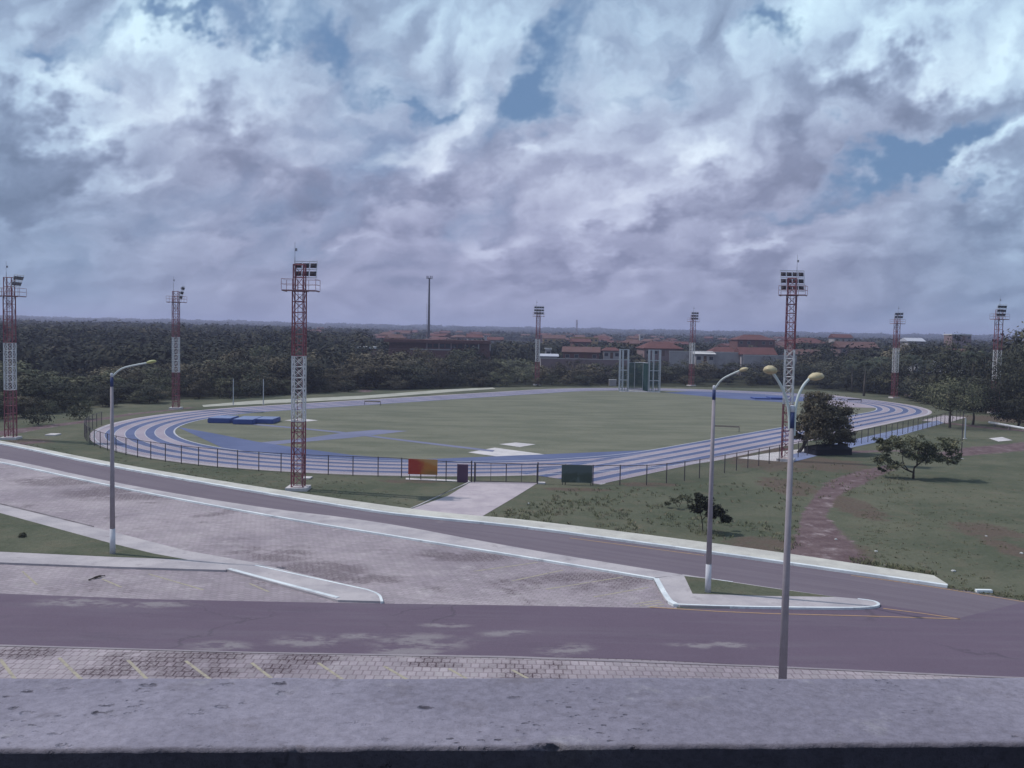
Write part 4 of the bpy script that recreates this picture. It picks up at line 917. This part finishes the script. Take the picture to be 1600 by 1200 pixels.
tufts('grass', [(770, 1250, [(770, 800), (860, 780), (1000, 790), (1250, 790)], [(770, 808), (1013, 836), (1250, 866)], 1.0), (860, 1250, [(860, 766), (1250, 750)], [(860, 790), (1250, 800)], .35), (1200, 1420, [(1200, 735), (1300, 720), (1420, 735)], [(1200, 790), (1420, 770)], .25), (1330, 1460, [(1330, 872), (1460, 895)], [(1330, 880), (1460, 904)], .2)], 800, .2, 41)
tufts('grass', [(1340, 1600, [(1340, 800), (1420, 760), (1600, 740)], [(1340, 880), (1460, 900), (1480, 915), (1600, 935)], 1.0), (0, 640, [(0, 686), (160, 712), (640, 760)], [(0, 689), (160, 722), (640, 796)], .6), (1478, 1640, [(1478, 915), (1640, 935)], [(1478, 920), (1640, 946)], .25)], 700, .08, 42)

# ------------------------------------------------------------------ the wood and town far off
def far_woods():
    g = np.random.default_rng(77); QV, TT = [], []
    for (n, d0, d1, per, e, k0, k1) in ((3000, 235, 800, 150, 1.0, .085, .30), (5600, 760, 4000, 56, 1.1, .16, .55)):
        d = d0 * (d1 / d0) ** (g.random(n) ** e); az = g.uniform(-36, 36, n); x = d * np.sin(np.radians(az)); y = d * np.cos(np.radians(az)); z = TZ(x, y)
        dens = vnoise(x + 9000, y, 120, 21); town = (az > -9) & (az < 17) & (d < 1100); keep = np.where(town, (dens > .40) & (d > 300), dens > .12) & ((d > 330) | (az < -9))
        x, y, z, d, az, tw_ = x[keep], y[keep], z[keep], d[keep], az[keep], town[keep]; n = len(x)
        r = (3.4 + .0058 * d) * g.uniform(.65, 1.4, n); h = np.where(tw_, 6.0, 8.5) * g.uniform(.65, 1.3, n)
        dd = g.normal(size=(n, per, 3)); dd /= np.linalg.norm(dd, axis=2)[:, :, None]; dd[:, :, 2] = np.abs(dd[:, :, 2]) * 1.1 - .25; rad = g.uniform(.6, 1.05, (n, per, 1)) * (1 + .25 * np.sin(dd[:, :, :1] * 5 + g.uniform(0, 6, (n, 1, 1))) * np.cos(dd[:, :, 1:2] * 4 + g.uniform(0, 6, (n, 1, 1))))
        P = np.stack([x, y, z], 1)[:, None, :] + dd * rad * np.stack([r, r, h * .62], 1)[:, None, :]; P[:, :, 2] += (h * .38)[:, None]
        hue = np.clip(g.normal(.4, .25, (n, 1)) + .25 * dd[:, :, 2] + g.normal(0, .12, (n, per)), 0, 1); acc = np.repeat(g.random((n, 1)), per, 1); sz = np.repeat((k0 * r + k1)[:, None], per, 1).ravel()
        QV.append(leaf_quads(P.reshape(-1, 3), sz, g, .8, .8, dd.reshape(-1, 3))); TT.append(np.stack([hue.ravel(), acc.ravel()], 1))
    return stuff(quads_object('far_woods', np.concatenate(QV), np.concatenate(TT), 'leaf_far'))
far_woods()
def house(name, label, px, py_top, wpx, dist, wm, rm, kind='gable', hw=3.0, dep=8.0, rz=0.0, group=None, cat='house', wins=3, hr=None):
    q = at_depth(px, py_top, dist); W = wpx * dist / F; zt = q.z; hr = hr if hr is not None else min(2.6, .22 * min(W, dep * 1.4)); ze = zt - hr; zb = min(tz(q.x, q.y + dep / 2) - .3, ze - hw)
    root = thing(name, label, cat, (q.x, q.y, zb), rz, group); h = ze - zb
    MB().box(-W / 2, W / 2, 0, dep, 0, h).build('wall', wm, root)
    o_ = .5; a, b, c, d_ = (-W / 2 - o_, -o_), (W / 2 + o_, -o_), (W / 2 + o_, dep + o_), (-W / 2 - o_, dep + o_)
    ins = min(W * .3, dep * .5) if kind == 'hip' else 0.0; r0, r1 = (-W / 2 - o_ + ins, dep / 2), (W / 2 + o_ - ins, dep / 2); th = .18
    if kind == 'flat': MB().box(-W / 2 - .25, W / 2 + .25, -.25, dep + .25, h + .003, h + hr).build('roof', rm, root)
    else:
        vs = [(*p, h + .003) for p in (a, b, c, d_)] + [(*p, h + th) for p in (a, b, c, d_)] + [(*r0, h + hr), (*r1, h + hr)]
        MB().add(vs, [(3, 2, 1, 0), (0, 1, 5, 4), (1, 2, 6, 5), (2, 3, 7, 6), (3, 0, 4, 7), (4, 5, 9, 8), (5, 6, 9), (6, 7, 8, 9), (7, 4, 8)]).build('roof', rm, root)
    zt_ = h - .7
    for i in range(wins):
        x = -W / 2 + W * (i + .5 + .0) / wins
        if wins > 1 and i == wins // 2: MB().box(x - .5, x + .5, -.03, .05, max(.05, h - 2.6), h - .5).build('door', 'door_wood', root); continue
        f = MB()
        f.box(x - .72, x + .72, -.05, .02, zt_ + .0, zt_ + .09); f.box(x - .72, x + .72, -.05, .02, zt_ - 1.19, zt_ - 1.1)
        for s in (-.72, .63): f.box(x + s, x + s + .09, -.046, .02, zt_ - 1.098, zt_ - .002)
        fo = f.build('window', 'wall_white', root); MB().box(x - .63, x + .63, -.02, .01, zt_ - 1.1, zt_).build('pane', 'window_dark', fo)
    return root
house('house', 'large house with broad orange hip roof behind the throwing cage', 1037, 534, 60, 330, 'wall_pink', 'roof_tile', 'hip', 3.4, 14, .06, wins=5)
house('house', 'reddish brick house with ochre side wall left of the throwing cage', 908, 542, 56, 320, 'wall_brick', 'roof_tile_faded', 'gable', 4.5, 10, -.1, wins=4, hr=2.0)
house('house', 'small pale walled house with red roof just left of the throwing cage', 956, 543, 25, 318, 'wall_white', 'roof_tile', 'hip', 3.0, 7, 0, wins=3)
house('house', 'white low shed roof building right of the throwing cage near the far tower', 1102, 549, 30, 300, 'wall_white', 'roof_pale', 'gable', 2.4, 7, .1, wins=3, hr=1.0)
house('house', 'pale walled house with low red roof behind the short armed lamp', 1133, 542, 44, 310, 'wall_pink', 'roof_tile', 'hip', 3.2, 9, -.05, wins=4)
house('house', 'long cream walled house with red roof left of the tall right tower', 1186, 543, 54, 300, 'wall_white', 'roof_tile', 'gable', 3.4, 9, .03, wins=5)
house('house', 'big red roofed hall rising behind the long cream house', 1182, 523, 58, 430, 'wall_brick', 'roof_tile', 'hip', 4.0, 16, 0, wins=5)
house('house', 'flat ochre yellow building on the skyline behind the houses', 914, 527, 42, 560, 'wall_ochre', 'wall_ochre', 'flat', 4.0, 10, 0, wins=6, hr=.5)
house('house', 'pale ochre buildings right of the thin far tower, white gable end', 866, 523, 34, 600, 'wall_ochre', 'roof_tile_faded', 'gable', 4.0, 10, 0, wins=4)
house('house', 'wide red roof between the tall right tower and the dark trees', 1270, 528, 48, 420, 'wall_pink', 'roof_tile', 'hip', 4.0, 14, .1, wins=4)
house('house', 'wide low brick red house right of the tall right tower', 1262, 546, 46, 330, 'wall_brick', 'roof_tile_faded', 'gable', 3.6, 10, 0, wins=4)
house('house', 'narrow red roofed house on the skyline over the dark trees', 1318, 522, 28, 500, 'wall_white', 'roof_tile', 'gable', 4.0, 9, 0, wins=3)
house('house', 'long red roof directly left of the tower at the right bend', 1343, 534, 60, 380, 'wall_pink', 'roof_tile_faded', 'gable', 3.6, 10, .05, wins=5)
house('house', 'pale house right of the distant tower at the right bend', 1432, 528, 26, 400, 'wall_white', 'roof_metal', 'gable', 3.5, 8, 0, wins=3)
house('house', 'flat pale building on the skyline between two palm crowns', 1503, 522, 30, 470, 'wall_pink', 'roof_pale', 'flat', 4.0, 9, 0, wins=4, hr=.6)
house('house', 'red roofed house in the gap above the pale metal roof', 1500, 545, 26, 270, 'wall_brick', 'roof_tile', 'gable', 3.0, 8, -.2, wins=2)
house('metal_roof_shed', 'shed with large pale metal roof in the gap between the dark trees', 1493, 565, 40, 225, 'wall_pink', 'roof_metal', 'gable', 2.4, 13, .35, wins=2, cat='shed', hr=3.0)
house('house', 'white low building left of the brick block, far behind the tall tower', 521, 526, 44, 620, 'wall_white', 'roof_pale', 'gable', 3.6, 9, 0, wins=5, hr=1.0)
house('house', 'tiny house with white roof among the trees right of the far left tower', 41, 582, 11, 215, 'wall_white', 'roof_pale', 'gable', 2.5, 6, .3, wins=2, hr=.7)
house('house', 'tiny house with pinkish roof edge deep in the left wood', 54, 565, 13, 270, 'wall_pink', 'roof_pale', 'gable', 2.5, 6, -.3, wins=2, hr=.6)
house('house', 'white roofed hut in the wood at the left edge', 3, 574, 16, 250, 'wall_white', 'roof_pale', 'gable', 2.5, 6, 0, wins=2, hr=.7)
house('house', 'white water house standing left of the reddish brick house', 857, 544, 9, 330, 'wall_white', 'roof_pale', 'flat', 5.0, 4, 0, wins=1, hr=.5)
house('house', 'low pale house beside the thin far tower left of the cage', 858, 553, 26, 300, 'wall_white', 'roof_metal', 'gable', 2.6, 7, 0, wins=3, hr=.9)
house('house', 'tiny white gabled house on the skyline over the large orange roof', 1003, 523, 6, 650, 'wall_white', 'roof_pale', 'flat', 4.0, 5, 0, wins=1, hr=.5)
GH = 'small houses of the distant town'
hg = random.Random(4); HP = []
for wm, rm, kd in (('wall_white', 'roof_tile', 'gable'), ('wall_pink', 'roof_tile_faded', 'hip'), ('wall_brick', 'roof_tile', 'gable'), ('wall_ochre', 'roof_tile_faded', 'gable')):
    HP.append(house('house', 'small red roofed house in the distant town beyond the woodland belt', 880, 530, 22, 500, wm, rm, kd, 3.4, 9, 0, GH, wins=3))
first = set()
for i in range(110):
    px = hg.uniform(470, 1330); d = hg.uniform(420, 1200); q = at_depth(px, 540, d); o = HP[hg.randrange(4)]
    if o in first: o = copy_tree(o)
    first.add(o); o.location = (q.x, q.y, tz(q.x, q.y) - (.0 if d > 420 else 1.0)); o.rotation_euler = (0, 0, hg.uniform(-.5, .5)); s = hg.uniform(.75, 1.25); o.scale = (s, s, hg.uniform(.8, 1.2))
def brick_block():
    dist = 335; k = dist / F; p = at_depth(687, 531, dist); zb = tz(p.x, p.y) - .5; root = thing('brick_building', 'long unfinished red brick building with a row of dark openings beyond the trees', 'building', (p.x, p.y, zb)); T = p.z - zb
    X = lambda px: (px - 687) * k; Z = lambda py: T - (py - 531) * k
    MB().box(X(607), X(750), 0, 9, -1, Z(546.5)).build('lower_wall', 'wall_brick', root); MB().box(X(607), X(750), 2.2, 9, Z(546.4), Z(536)).build('upper_wall', 'wall_brick', root)
    MB().box(X(600), X(766), -.6, 9.6, Z(535.9), T).build('roof', 'wall_brick', root); MB().box(X(640), X(704), -.25, .0, Z(547.2), Z(545.4)).build('ledge', 'wall_white', root)
    for i in range(9): x = X(667 + i * 9.6); MB().box(x, x + 1.75, 2.05, 2.19, Z(543.5), Z(537.5)).build('window', 'window_dark', root)
    for px in (667, 686, 705, 727, 748, 766): MB().box(X(px) - .22, X(px) + .22, .0, .5, Z(546.3), Z(536)).build('pillar', 'wall_pink' if px < 740 else 'wall_white', root)
    MB().box(X(750.2), X(766), .6, 9, -1, Z(536)).build('end_block', 'wall_brick', root)
    r2 = thing('brick_annex', 'low brick annex with white roof left of the long brick building', 'building', (X(571) + p.x, p.y - 12, zb)); MB().box(-21 * k, 20 * k, 0, 8, -1, Z(546.5)).build('wall', 'wall_brick', r2); MB().box(-22 * k, 21 * k, -.6, 8.5, Z(546.4), Z(543)).build('roof', 'roof_pale', r2)
    for i in range(5): MB().box(-18 * k + i * 8 * k, -13 * k + i * 8 * k, -.06, .02, Z(551), Z(547.6)).build('window', 'window_dark', r2)
brick_block()
def wall_px(label, a, b, dist, h, m):
    A, B_ = at_depth(*a, dist), at_depth(*b, dist); d = B_ - A; root = thing('boundary_wall', label, 'wall', (A.x, A.y, A.z - h), math.atan2(d.y, d.x)); L = d.xy.length
    MB().box(0, L, 0, .25, -3, h).build('panel', m, root); MB().box(-.05, L + .05, -.06, .31, h + .002, h + .14).build('coping', 'roof_pale', root)
wall_px('long pinkish grey boundary wall left of the throwing cage', (845, 560), (985, 556), 296, 2.0, 'wall_pink'); wall_px('pale boundary wall right of the throwing cage', (1046, 549), (1160, 553), 302, 2.6, 'wall_white'); wall_px('cream boundary wall below the long cream house', (1162, 555), (1245, 557), 294, 2.2, 'wall_white')
def comm_mast():
    p = at_depth(671, 432, 620); zb = tz(p.x, p.y) - 1; h = p.z - zb; root = thing('telecom_mast', 'tall slim dark telecom mast with antenna crown on the skyline', 'mast', (p.x, p.y, zb))
    MB().tube([(0, 0, 0), (0, 0, h * .5), (0, 0, h - 1)], [1.0, .75, .5], 8).build('shaft', 'dark_steel', root); f = MB(); f.tube([(0, 0, h - 1.3), (0, 0, h - 1.1)], 1.9, 12); f.tube([(0, 0, h - 1), (0, 0, h + .8)], .06, 4); f.build('platform', 'dark_steel', root)
    for i in range(6): a = PI * i / 3; o = MB().box(-.16, .16, -.12, .12, -1.0, 1.0).build('antenna', 'dark_steel', root); o.location = (1.9 * math.cos(a), 1.9 * math.sin(a), h - .6); o.rotation_euler = (0, 0, a)
    f = MB()
    for i in range(50): f.box(-1.55, -1.1, -.2, .2, i * h / 60, i * h / 60 + .12)
    f.box(-1.6, -1.5, -.2, .2, 0, h * .62); f.build('ladder', 'faded_steel', root)
comm_mast()
p = at_depth(901.5, 500, 1500); zb = tz(p.x, p.y) - 1; r_ = thing('telecom_mast', 'tiny pale lattice mast far away on the skyline left of the cage', 'mast', (p.x, p.y, zb)); L_, B_ = lattice(0, p.z - zb, 14, 2.0, .22, .16, 'x'); L_.build('mast_frame', 'faded_steel', r_); B_.build('bracing', 'faded_steel', r_)

# ------------------------------------------------------------------ the balcony the photo is taken from, with an added shading wall and ceiling
def parapet():
    zt = H - .54; A0, A1 = at(0, 1058, zt), at(1600, 1057, zt); B0, B1 = at(0, 1172, zt), at(1600, 1161, zt)
    dA = (A1 - A0).normalized(); dB = (B1 - B0).normalized(); A0, A1 = A0 - dA * 2.5, A1 + dA * 2.5; B0, B1 = B0 - dB * 2.5, B1 + dB * 2.5; n, mm = 700, 30; g = np.random.default_rng(3); V = []
    nz = lambda s, i, sd: float(vnoise(np.array([s + 100.0]), np.array([i * 1.0 + 50]), 1.0, sd)[0])
    prof = [(0.0, -.9), (0.0, -.30), (0.0, -.06), (0.0, -.018), (.012, -.004)] + [(.03 + .94 * k / mm, 0.0) for k in range(mm + 1)] + [(.993, -.001), (1.0, -.006), (1.0, -.0062), (1.0, -.025), (1.0, -.30), (1.0, -.9)]
    ss_ = np.linspace(0, 1, n); ln = (A1 - A0).length; m = len(prof); X = np.zeros((n, m, 3))
    for j, (t_, dz) in enumerate(prof):
        P = np.array(A0)[None] * (1 - t_) + np.array(B0)[None] * t_; Q = np.array(A1)[None] * (1 - t_) + np.array(B1)[None] * t_; X[:, j] = P + (Q - P) * ss_[:, None]; X[:, j, 2] = zt + dz
        s = ss_ * ln; c = vnoise(s * 1.0 + 7, s * 0 + t_ * .25, .35, 1) * .5 + vnoise(s + 3, s * 0 + t_ * .25, .09, 2) * .3 + vnoise(s, s * 0 + t_ * .25, .03, 6) * .2
        X[:, j, 2] += (c - .5) * (.005 if abs(dz) < .01 or dz == -.018 else .0)
        if t_ > .97: ch = np.clip(vnoise(s, s * 0 + 3, .025, 9) * .5 + vnoise(s, s * 0 + 9, .09, 12) * .6 - .86, 0, 1); X[:, j, 1] += ch * .06 * (abs(dz) < .03); X[:, j, 2] -= ch * .05 * (abs(dz) < .01); X[:, j, 1] += (vnoise(s, s * 0 + 5, .03, 14) - .5) * .004
        if t_ < .02: X[:, j, 1] += (vnoise(s, s * 0 + 15, .06, 15) - .5) * .006; X[:, j, 2] += (vnoise(s, s * 0 + 25, .12, 16) - .5) * .005 * (abs(dz) < .05)
    idx = np.arange(n * m).reshape(n, m); k_ = m - 4; cols = [c_ for c_ in range(m - 1) if c_ != k_ - 1]; q = np.stack([idx[:-1, cols], idx[:-1, [c_ + 1 for c_ in cols]], idx[1:, [c_ + 1 for c_ in cols]], idx[1:, cols]], -1).reshape(-1, 4); X[:, k_] = X[:, k_ - 1]; mb = MB(); mb.v = [tuple(v) for v in X.reshape(-1, 3)]; mb.f = [tuple(int(i) for i in f) for f in q]; mb.mi = [0] * len(mb.f)
    o = mb.build('parapet', 'parapet_concrete', None, True); tag(o, 'rough grey concrete parapet across the bottom, dark on its inner side', 'parapet')
    y0 = min(B0.y, B1.y); bl = MB(); bl.box(-6, 6, -4.0, y0 - .005, zt - 1.15, zt - 1.0); struct(bl.build('balcony_floor', 'balcony_plaster')); bw = MB(); bw.box(-6, 6, -4.2, -4.002, zt - 1.15, zt + 2.6); struct(bw.build('shading_wall', 'balcony_plaster'))  # back wall is unseen, added to keep the parapet's inner face dark
    bc = MB(); bc.box(-6, 6, -4.2, .25, zt + 2.602, zt + 2.8); struct(bc.build('shading_ceiling', 'balcony_plaster'))  # unseen roof slab, added to shade the parapet's inner side
parapet()

# ------------------------------------------------------------------ air, sky and sun
SUN_EL, SUN_AZ = math.radians(54), math.radians(-76)      # azimuth measured from +y towards +x
def haze(density, colour):
    o = MB().box(-7000, 7000, -150, 9300, -1.5, 75).build('haze', []); m = bpy.data.materials.new('haze_air'); m.use_nodes = True; t = m.node_tree; t.nodes.clear()
    out = t.nodes.new('ShaderNodeOutputMaterial'); v = t.nodes.new('ShaderNodeVolumePrincipled'); v.inputs['Density'].default_value = density; v.inputs['Color'].default_value = (*colour, 1); v.inputs['Anisotropy'].default_value = .2; t.links.new(v.outputs[0], out.inputs['Volume']); o.data.materials.append(m); return stuff(o)
haze(.00028, (.70, .72, 1.0))
sun_d = bpy.data.lights.new('sun', 'SUN'); sun_d.energy = 2.6; sun_d.angle = math.radians(.9); sun_d.color = (1, .95, .90); sun = bpy.data.objects.new('sun', sun_d); COL.objects.link(sun)
sd = Vector((math.cos(SUN_EL) * math.sin(SUN_AZ), math.cos(SUN_EL) * math.cos(SUN_AZ), math.sin(SUN_EL))); sun.rotation_euler = sd.to_track_quat('Z', 'Y').to_euler()
def sky():
    w = bpy.data.worlds.new('World'); SC.world = w; w.use_nodes = True; t = NT(w.node_tree); bg = t.n['Background']; bg.inputs['Strength'].default_value = .1
    sk = t.new('ShaderNodeTexSky', sky_type='NISHITA', sun_disc=False); sk.sun_elevation = SUN_EL; sk.sun_rotation = SUN_AZ; sk.air_density = 1.0; sk.dust_density = 1.0; sk.ozone_density = 1.5
    D = t.v('NORMALIZE', t.new('ShaderNodeTexCoord').outputs['Generated']); s = t.sep(D); y = t.m('ADD', t.m('ABSOLUTE', s[1]), .08); U = t.m('DIVIDE', s[0], y); V = t.m('MAXIMUM', t.m('DIVIDE', s[2], y), .0)
    front = t.ss(s[1], .0, .3)
    Wv = t.m('MULTIPLY', t.m('LOGARITHM', t.m('ADD', V, .22), 2.718), .48)
    ca, sa = math.cos(.5), math.sin(.5)      # cloud streets climb gently to the right
    ax = t.m('ADD', t.m('MULTIPLY', U, ca), t.m('MULTIPLY', Wv, sa)); bx_ = t.m('MULTIPLY', t.m('SUBTRACT', t.m('MULTIPLY', Wv, ca), t.m('MULTIPLY', U, sa)), 1.2)
    Q0 = t.comb(t.m('SUBTRACT', t.m('MULTIPLY', ax, ca), t.m('MULTIPLY', bx_, sa)), t.m('ADD', t.m('MULTIPLY', ax, sa), t.m('MULTIPLY', bx_, ca)), t.m('MULTIPLY', s[1], .2))
    wx = t.m('SUBTRACT', t.noise(Q0, 6, 5, .62), .5); wy = t.m('SUBTRACT', t.noise(t.v('ADD', Q0, (2, 9, 4)), 6, 5, .62), .5)
    Q = t.v('ADD', Q0, t.v('SCALE', t.comb(wx, wy, 0), .14))
    def puffs(q):                                        # rounded heaps: smooth cells in three sizes plus fine wisps
        tot = None
        for sc_, wt, of in ((5.2, .52, 0), (14, .30, 3.1), (31, .16, 7.7)):
            v = t.new('ShaderNodeTexVoronoi', feature='F1'); t.put(v.inputs['Vector'], t.v('ADD', q, (of, of * .7, 0))); v.inputs['Scale'].default_value = sc_;
            h = t.m('MULTIPLY', t.m('SUBTRACT', 1.0, v.outputs['Distance']), wt); tot = h if tot is None else t.m('ADD', tot, h)
        return t.m('ADD', tot, t.m('MULTIPLY', t.noise(q, 18, 6, .62), .34))
    LD = (-.017, .021, 0)
    p0 = puffs(Q); p1 = puffs(t.v('ADD', Q, LD))
    n0 = t.noise(Q, 3.5, 8, .57); fine = t.noise(Q, 34, 5, .62)
    uvw = t.v('ADD', t.comb(U, V, 0), t.v('SCALE', t.comb(wx, wy, 0), .34))
    def field(l):
        tot = None; o = t.sep(uvw)
        for (px, py, rx, ry, an, amp) in l:
            r = ray(px, py); cu, cv = r.x / (r.y + .08), r.z / (r.y + .08); c_, s_ = math.cos(an), math.sin(an); rx, ry = rx / F * .95, ry / F * .95
            dx = t.m('SUBTRACT', o[0], cu); dy = t.m('SUBTRACT', o[1], cv)
            a = t.m('ADD', t.m('MULTIPLY', dx, c_ / rx), t.m('MULTIPLY', dy, s_ / rx)); b = t.m('ADD', t.m('MULTIPLY', dx, -s_ / ry), t.m('MULTIPLY', dy, c_ / ry))
            g = t.m('MULTIPLY', t.m('POWER', 2.718, t.m('MULTIPLY', t.m('ADD', t.m('MULTIPLY', a, a), t.m('MULTIPLY', b, b)), -1.0)), amp); tot = g if tot is None else t.m('ADD', tot, g)
        return t.m('MULTIPLY', tot, front)
    gaps = field([(300, 35, 150, 30, -.35, 1), (455, 45, 120, 42, 0, 1.1), (155, 70, 70, 34, .5, .75), (100, 118, 50, 22, 0, .7), (205, 208, 34, 26, 0, .7), (850, 125, 95, 55, .4, 1.35), (1215, 35, 45, 55, 0, 1.35), (1360, 258, 135, 46, .35, 1.2), (1010, 30, 70, 34, 0, .5), (640, 95, 50, 20, 0, .6), (1500, 200, 70, 28, .3, .6), (1480, 255, 70, 30, .4, .7), (1010, 105, 50, 30, .5, .5)])
    lum = field([(260, 60, 150, 40, -.45, .75), (110, 160, 120, 30, 0, .65), (370, 130, 190, 50, 0, .5), (205, 250, 45, 50, 0, .75), (640, 200, 80, 42, .65, 1.1), (490, 235, 50, 40, .3, .45), (710, 60, 120, 60, 0, .35), (1380, 40, 110, 55, 0, 1.05), (1040, 250, 75, 45, .7, .8), (930, 330, 60, 50, .6, .65), (750, 320, 90, 40, .4, .55), (1205, 372, 60, 22, .2, .65), (1560, 255, 80, 24, .5, .8), (1490, 60, 120, 60, 0, .5), (300, 345, 120, 25, .1, .25), (540, 375, 30, 22, .6, .5), (570, 230, 40, 30, .6, .5), (900, 90, 0.1, 0.1, 0, 0), (980, 180, 90, 50, .5, .35), (840, 245, 30, 30, .5, .55), (120, 380, 130, 20, 0, .2),
                 (95, 235, 110, 50, 0, -1.0), (60, 325, 120, 50, 0, -.7), (345, 215, 55, 45, -.6, -.75), (395, 285, 95, 32, .2, -.45), (1450, 135, 170, 36, -.2, -.8), (1230, 215, 130, 40, .5, -.65), (650, 295, 80, 26, .4, -.6), (570, 150, 60, 26, 0, -.2), (1050, 330, 100, 28, .4, -.5), (1290, 305, 100, 24, .2, -.45), (900, 425, 140, 20, 0, -.35), (780, 285, 45, 30, .4, -.45), (1550, 330, 110, 44, 0, -.45), (15, 25, 90, 45, 0, -.6), (560, 320, 60, 25, 0, -.3), (1150, 430, 120, 22, 0, -.25)])
    el = t.ss(V, .02, .27)
    cov = t.ss(t.m('SUBTRACT', t.m('ADD', t.m('MULTIPLY', t.m('SUBTRACT', n0, .5), 2.8), t.m('MULTIPLY_ADD', t.m('SUBTRACT', p0, .62), .5, .62)), t.m('MULTIPLY', gaps, .80)), -.22, .62)
    relief = t.m('MULTIPLY', t.m('SUBTRACT', p0, p1), t.m('MULTIPLY_ADD', el, .4, .75))
    L = t.m('ADD', t.m('MULTIPLY_ADD', el, .17, .39), t.m('ADD', t.m('MULTIPLY', lum, .34), t.m('ADD', relief, t.m('ADD', t.m('MULTIPLY', t.m('SUBTRACT', n0, .5), t.m('MULTIPLY_ADD', el, .22, .24)), t.m('MULTIPLY', t.m('SUBTRACT', fine, .5), .13)))))
    L = t.m('ADD', L, t.m('MULTIPLY', t.m('SUBTRACT', 1.0, cov), .10))      # thin edges let light through
    r = t.new('ShaderNodeValToRGB'); t.put(r.inputs[0], L); cr = r.color_ramp; cr.interpolation = 'LINEAR'
    st = [(0.0, (1.30, 1.60, 2.45)), (.28, (2.2, 2.55, 3.75)), (.5, (3.3, 3.75, 5.2)), (.72, (4.9, 5.6, 7.1)), (1.0, (7.2, 8.2, 9.3))]
    cr.elements[0].position = 0; cr.elements[1].position = 1
    for q, c in st[1:-1]: cr.elements.new(q)
    for e, (q, c) in zip(cr.elements, st): e.position = q; e.color = (*[v / 10 for v in c], 1)
    cl = t.v('SCALE', r.outputs[0], 10.0)
    pinky = t.mix(t.m('MULTIPLY', t.m('MULTIPLY', t.ss(V, .26, .04), t.ss(t.m('ABSOLUTE', U), .5, .05)), .8), (1, 1, 1), (1.05, .965, 1.01)); cl = t.mix(1.0, cl, pinky, 'MULTIPLY')
    cl = t.mix(1.0, cl, t.mix(t.m('MAXIMUM', t.ss(t.m('ABSOLUTE', U), .25, .55), t.ss(V, .14, .34)), (1, 1, 1), (.89, 1.04, 1.05)), 'MULTIPLY')
    blue = t.mix(.62, t.v('SCALE', sk.outputs[0], .32), (1.7, 3.1, 5.5))
    t.put(bg.inputs['Color'], t.mix(cov, blue, cl))
sky()
SC.view_settings.view_transform = 'Standard'; SC.view_settings.look = 'None'; SC.view_settings.gamma = 1; SC.view_settings.exposure = .14
SC.cycles.volume_bounces = 0; SC.cycles.max_bounces = 5; SC.cycles.use_denoising = True
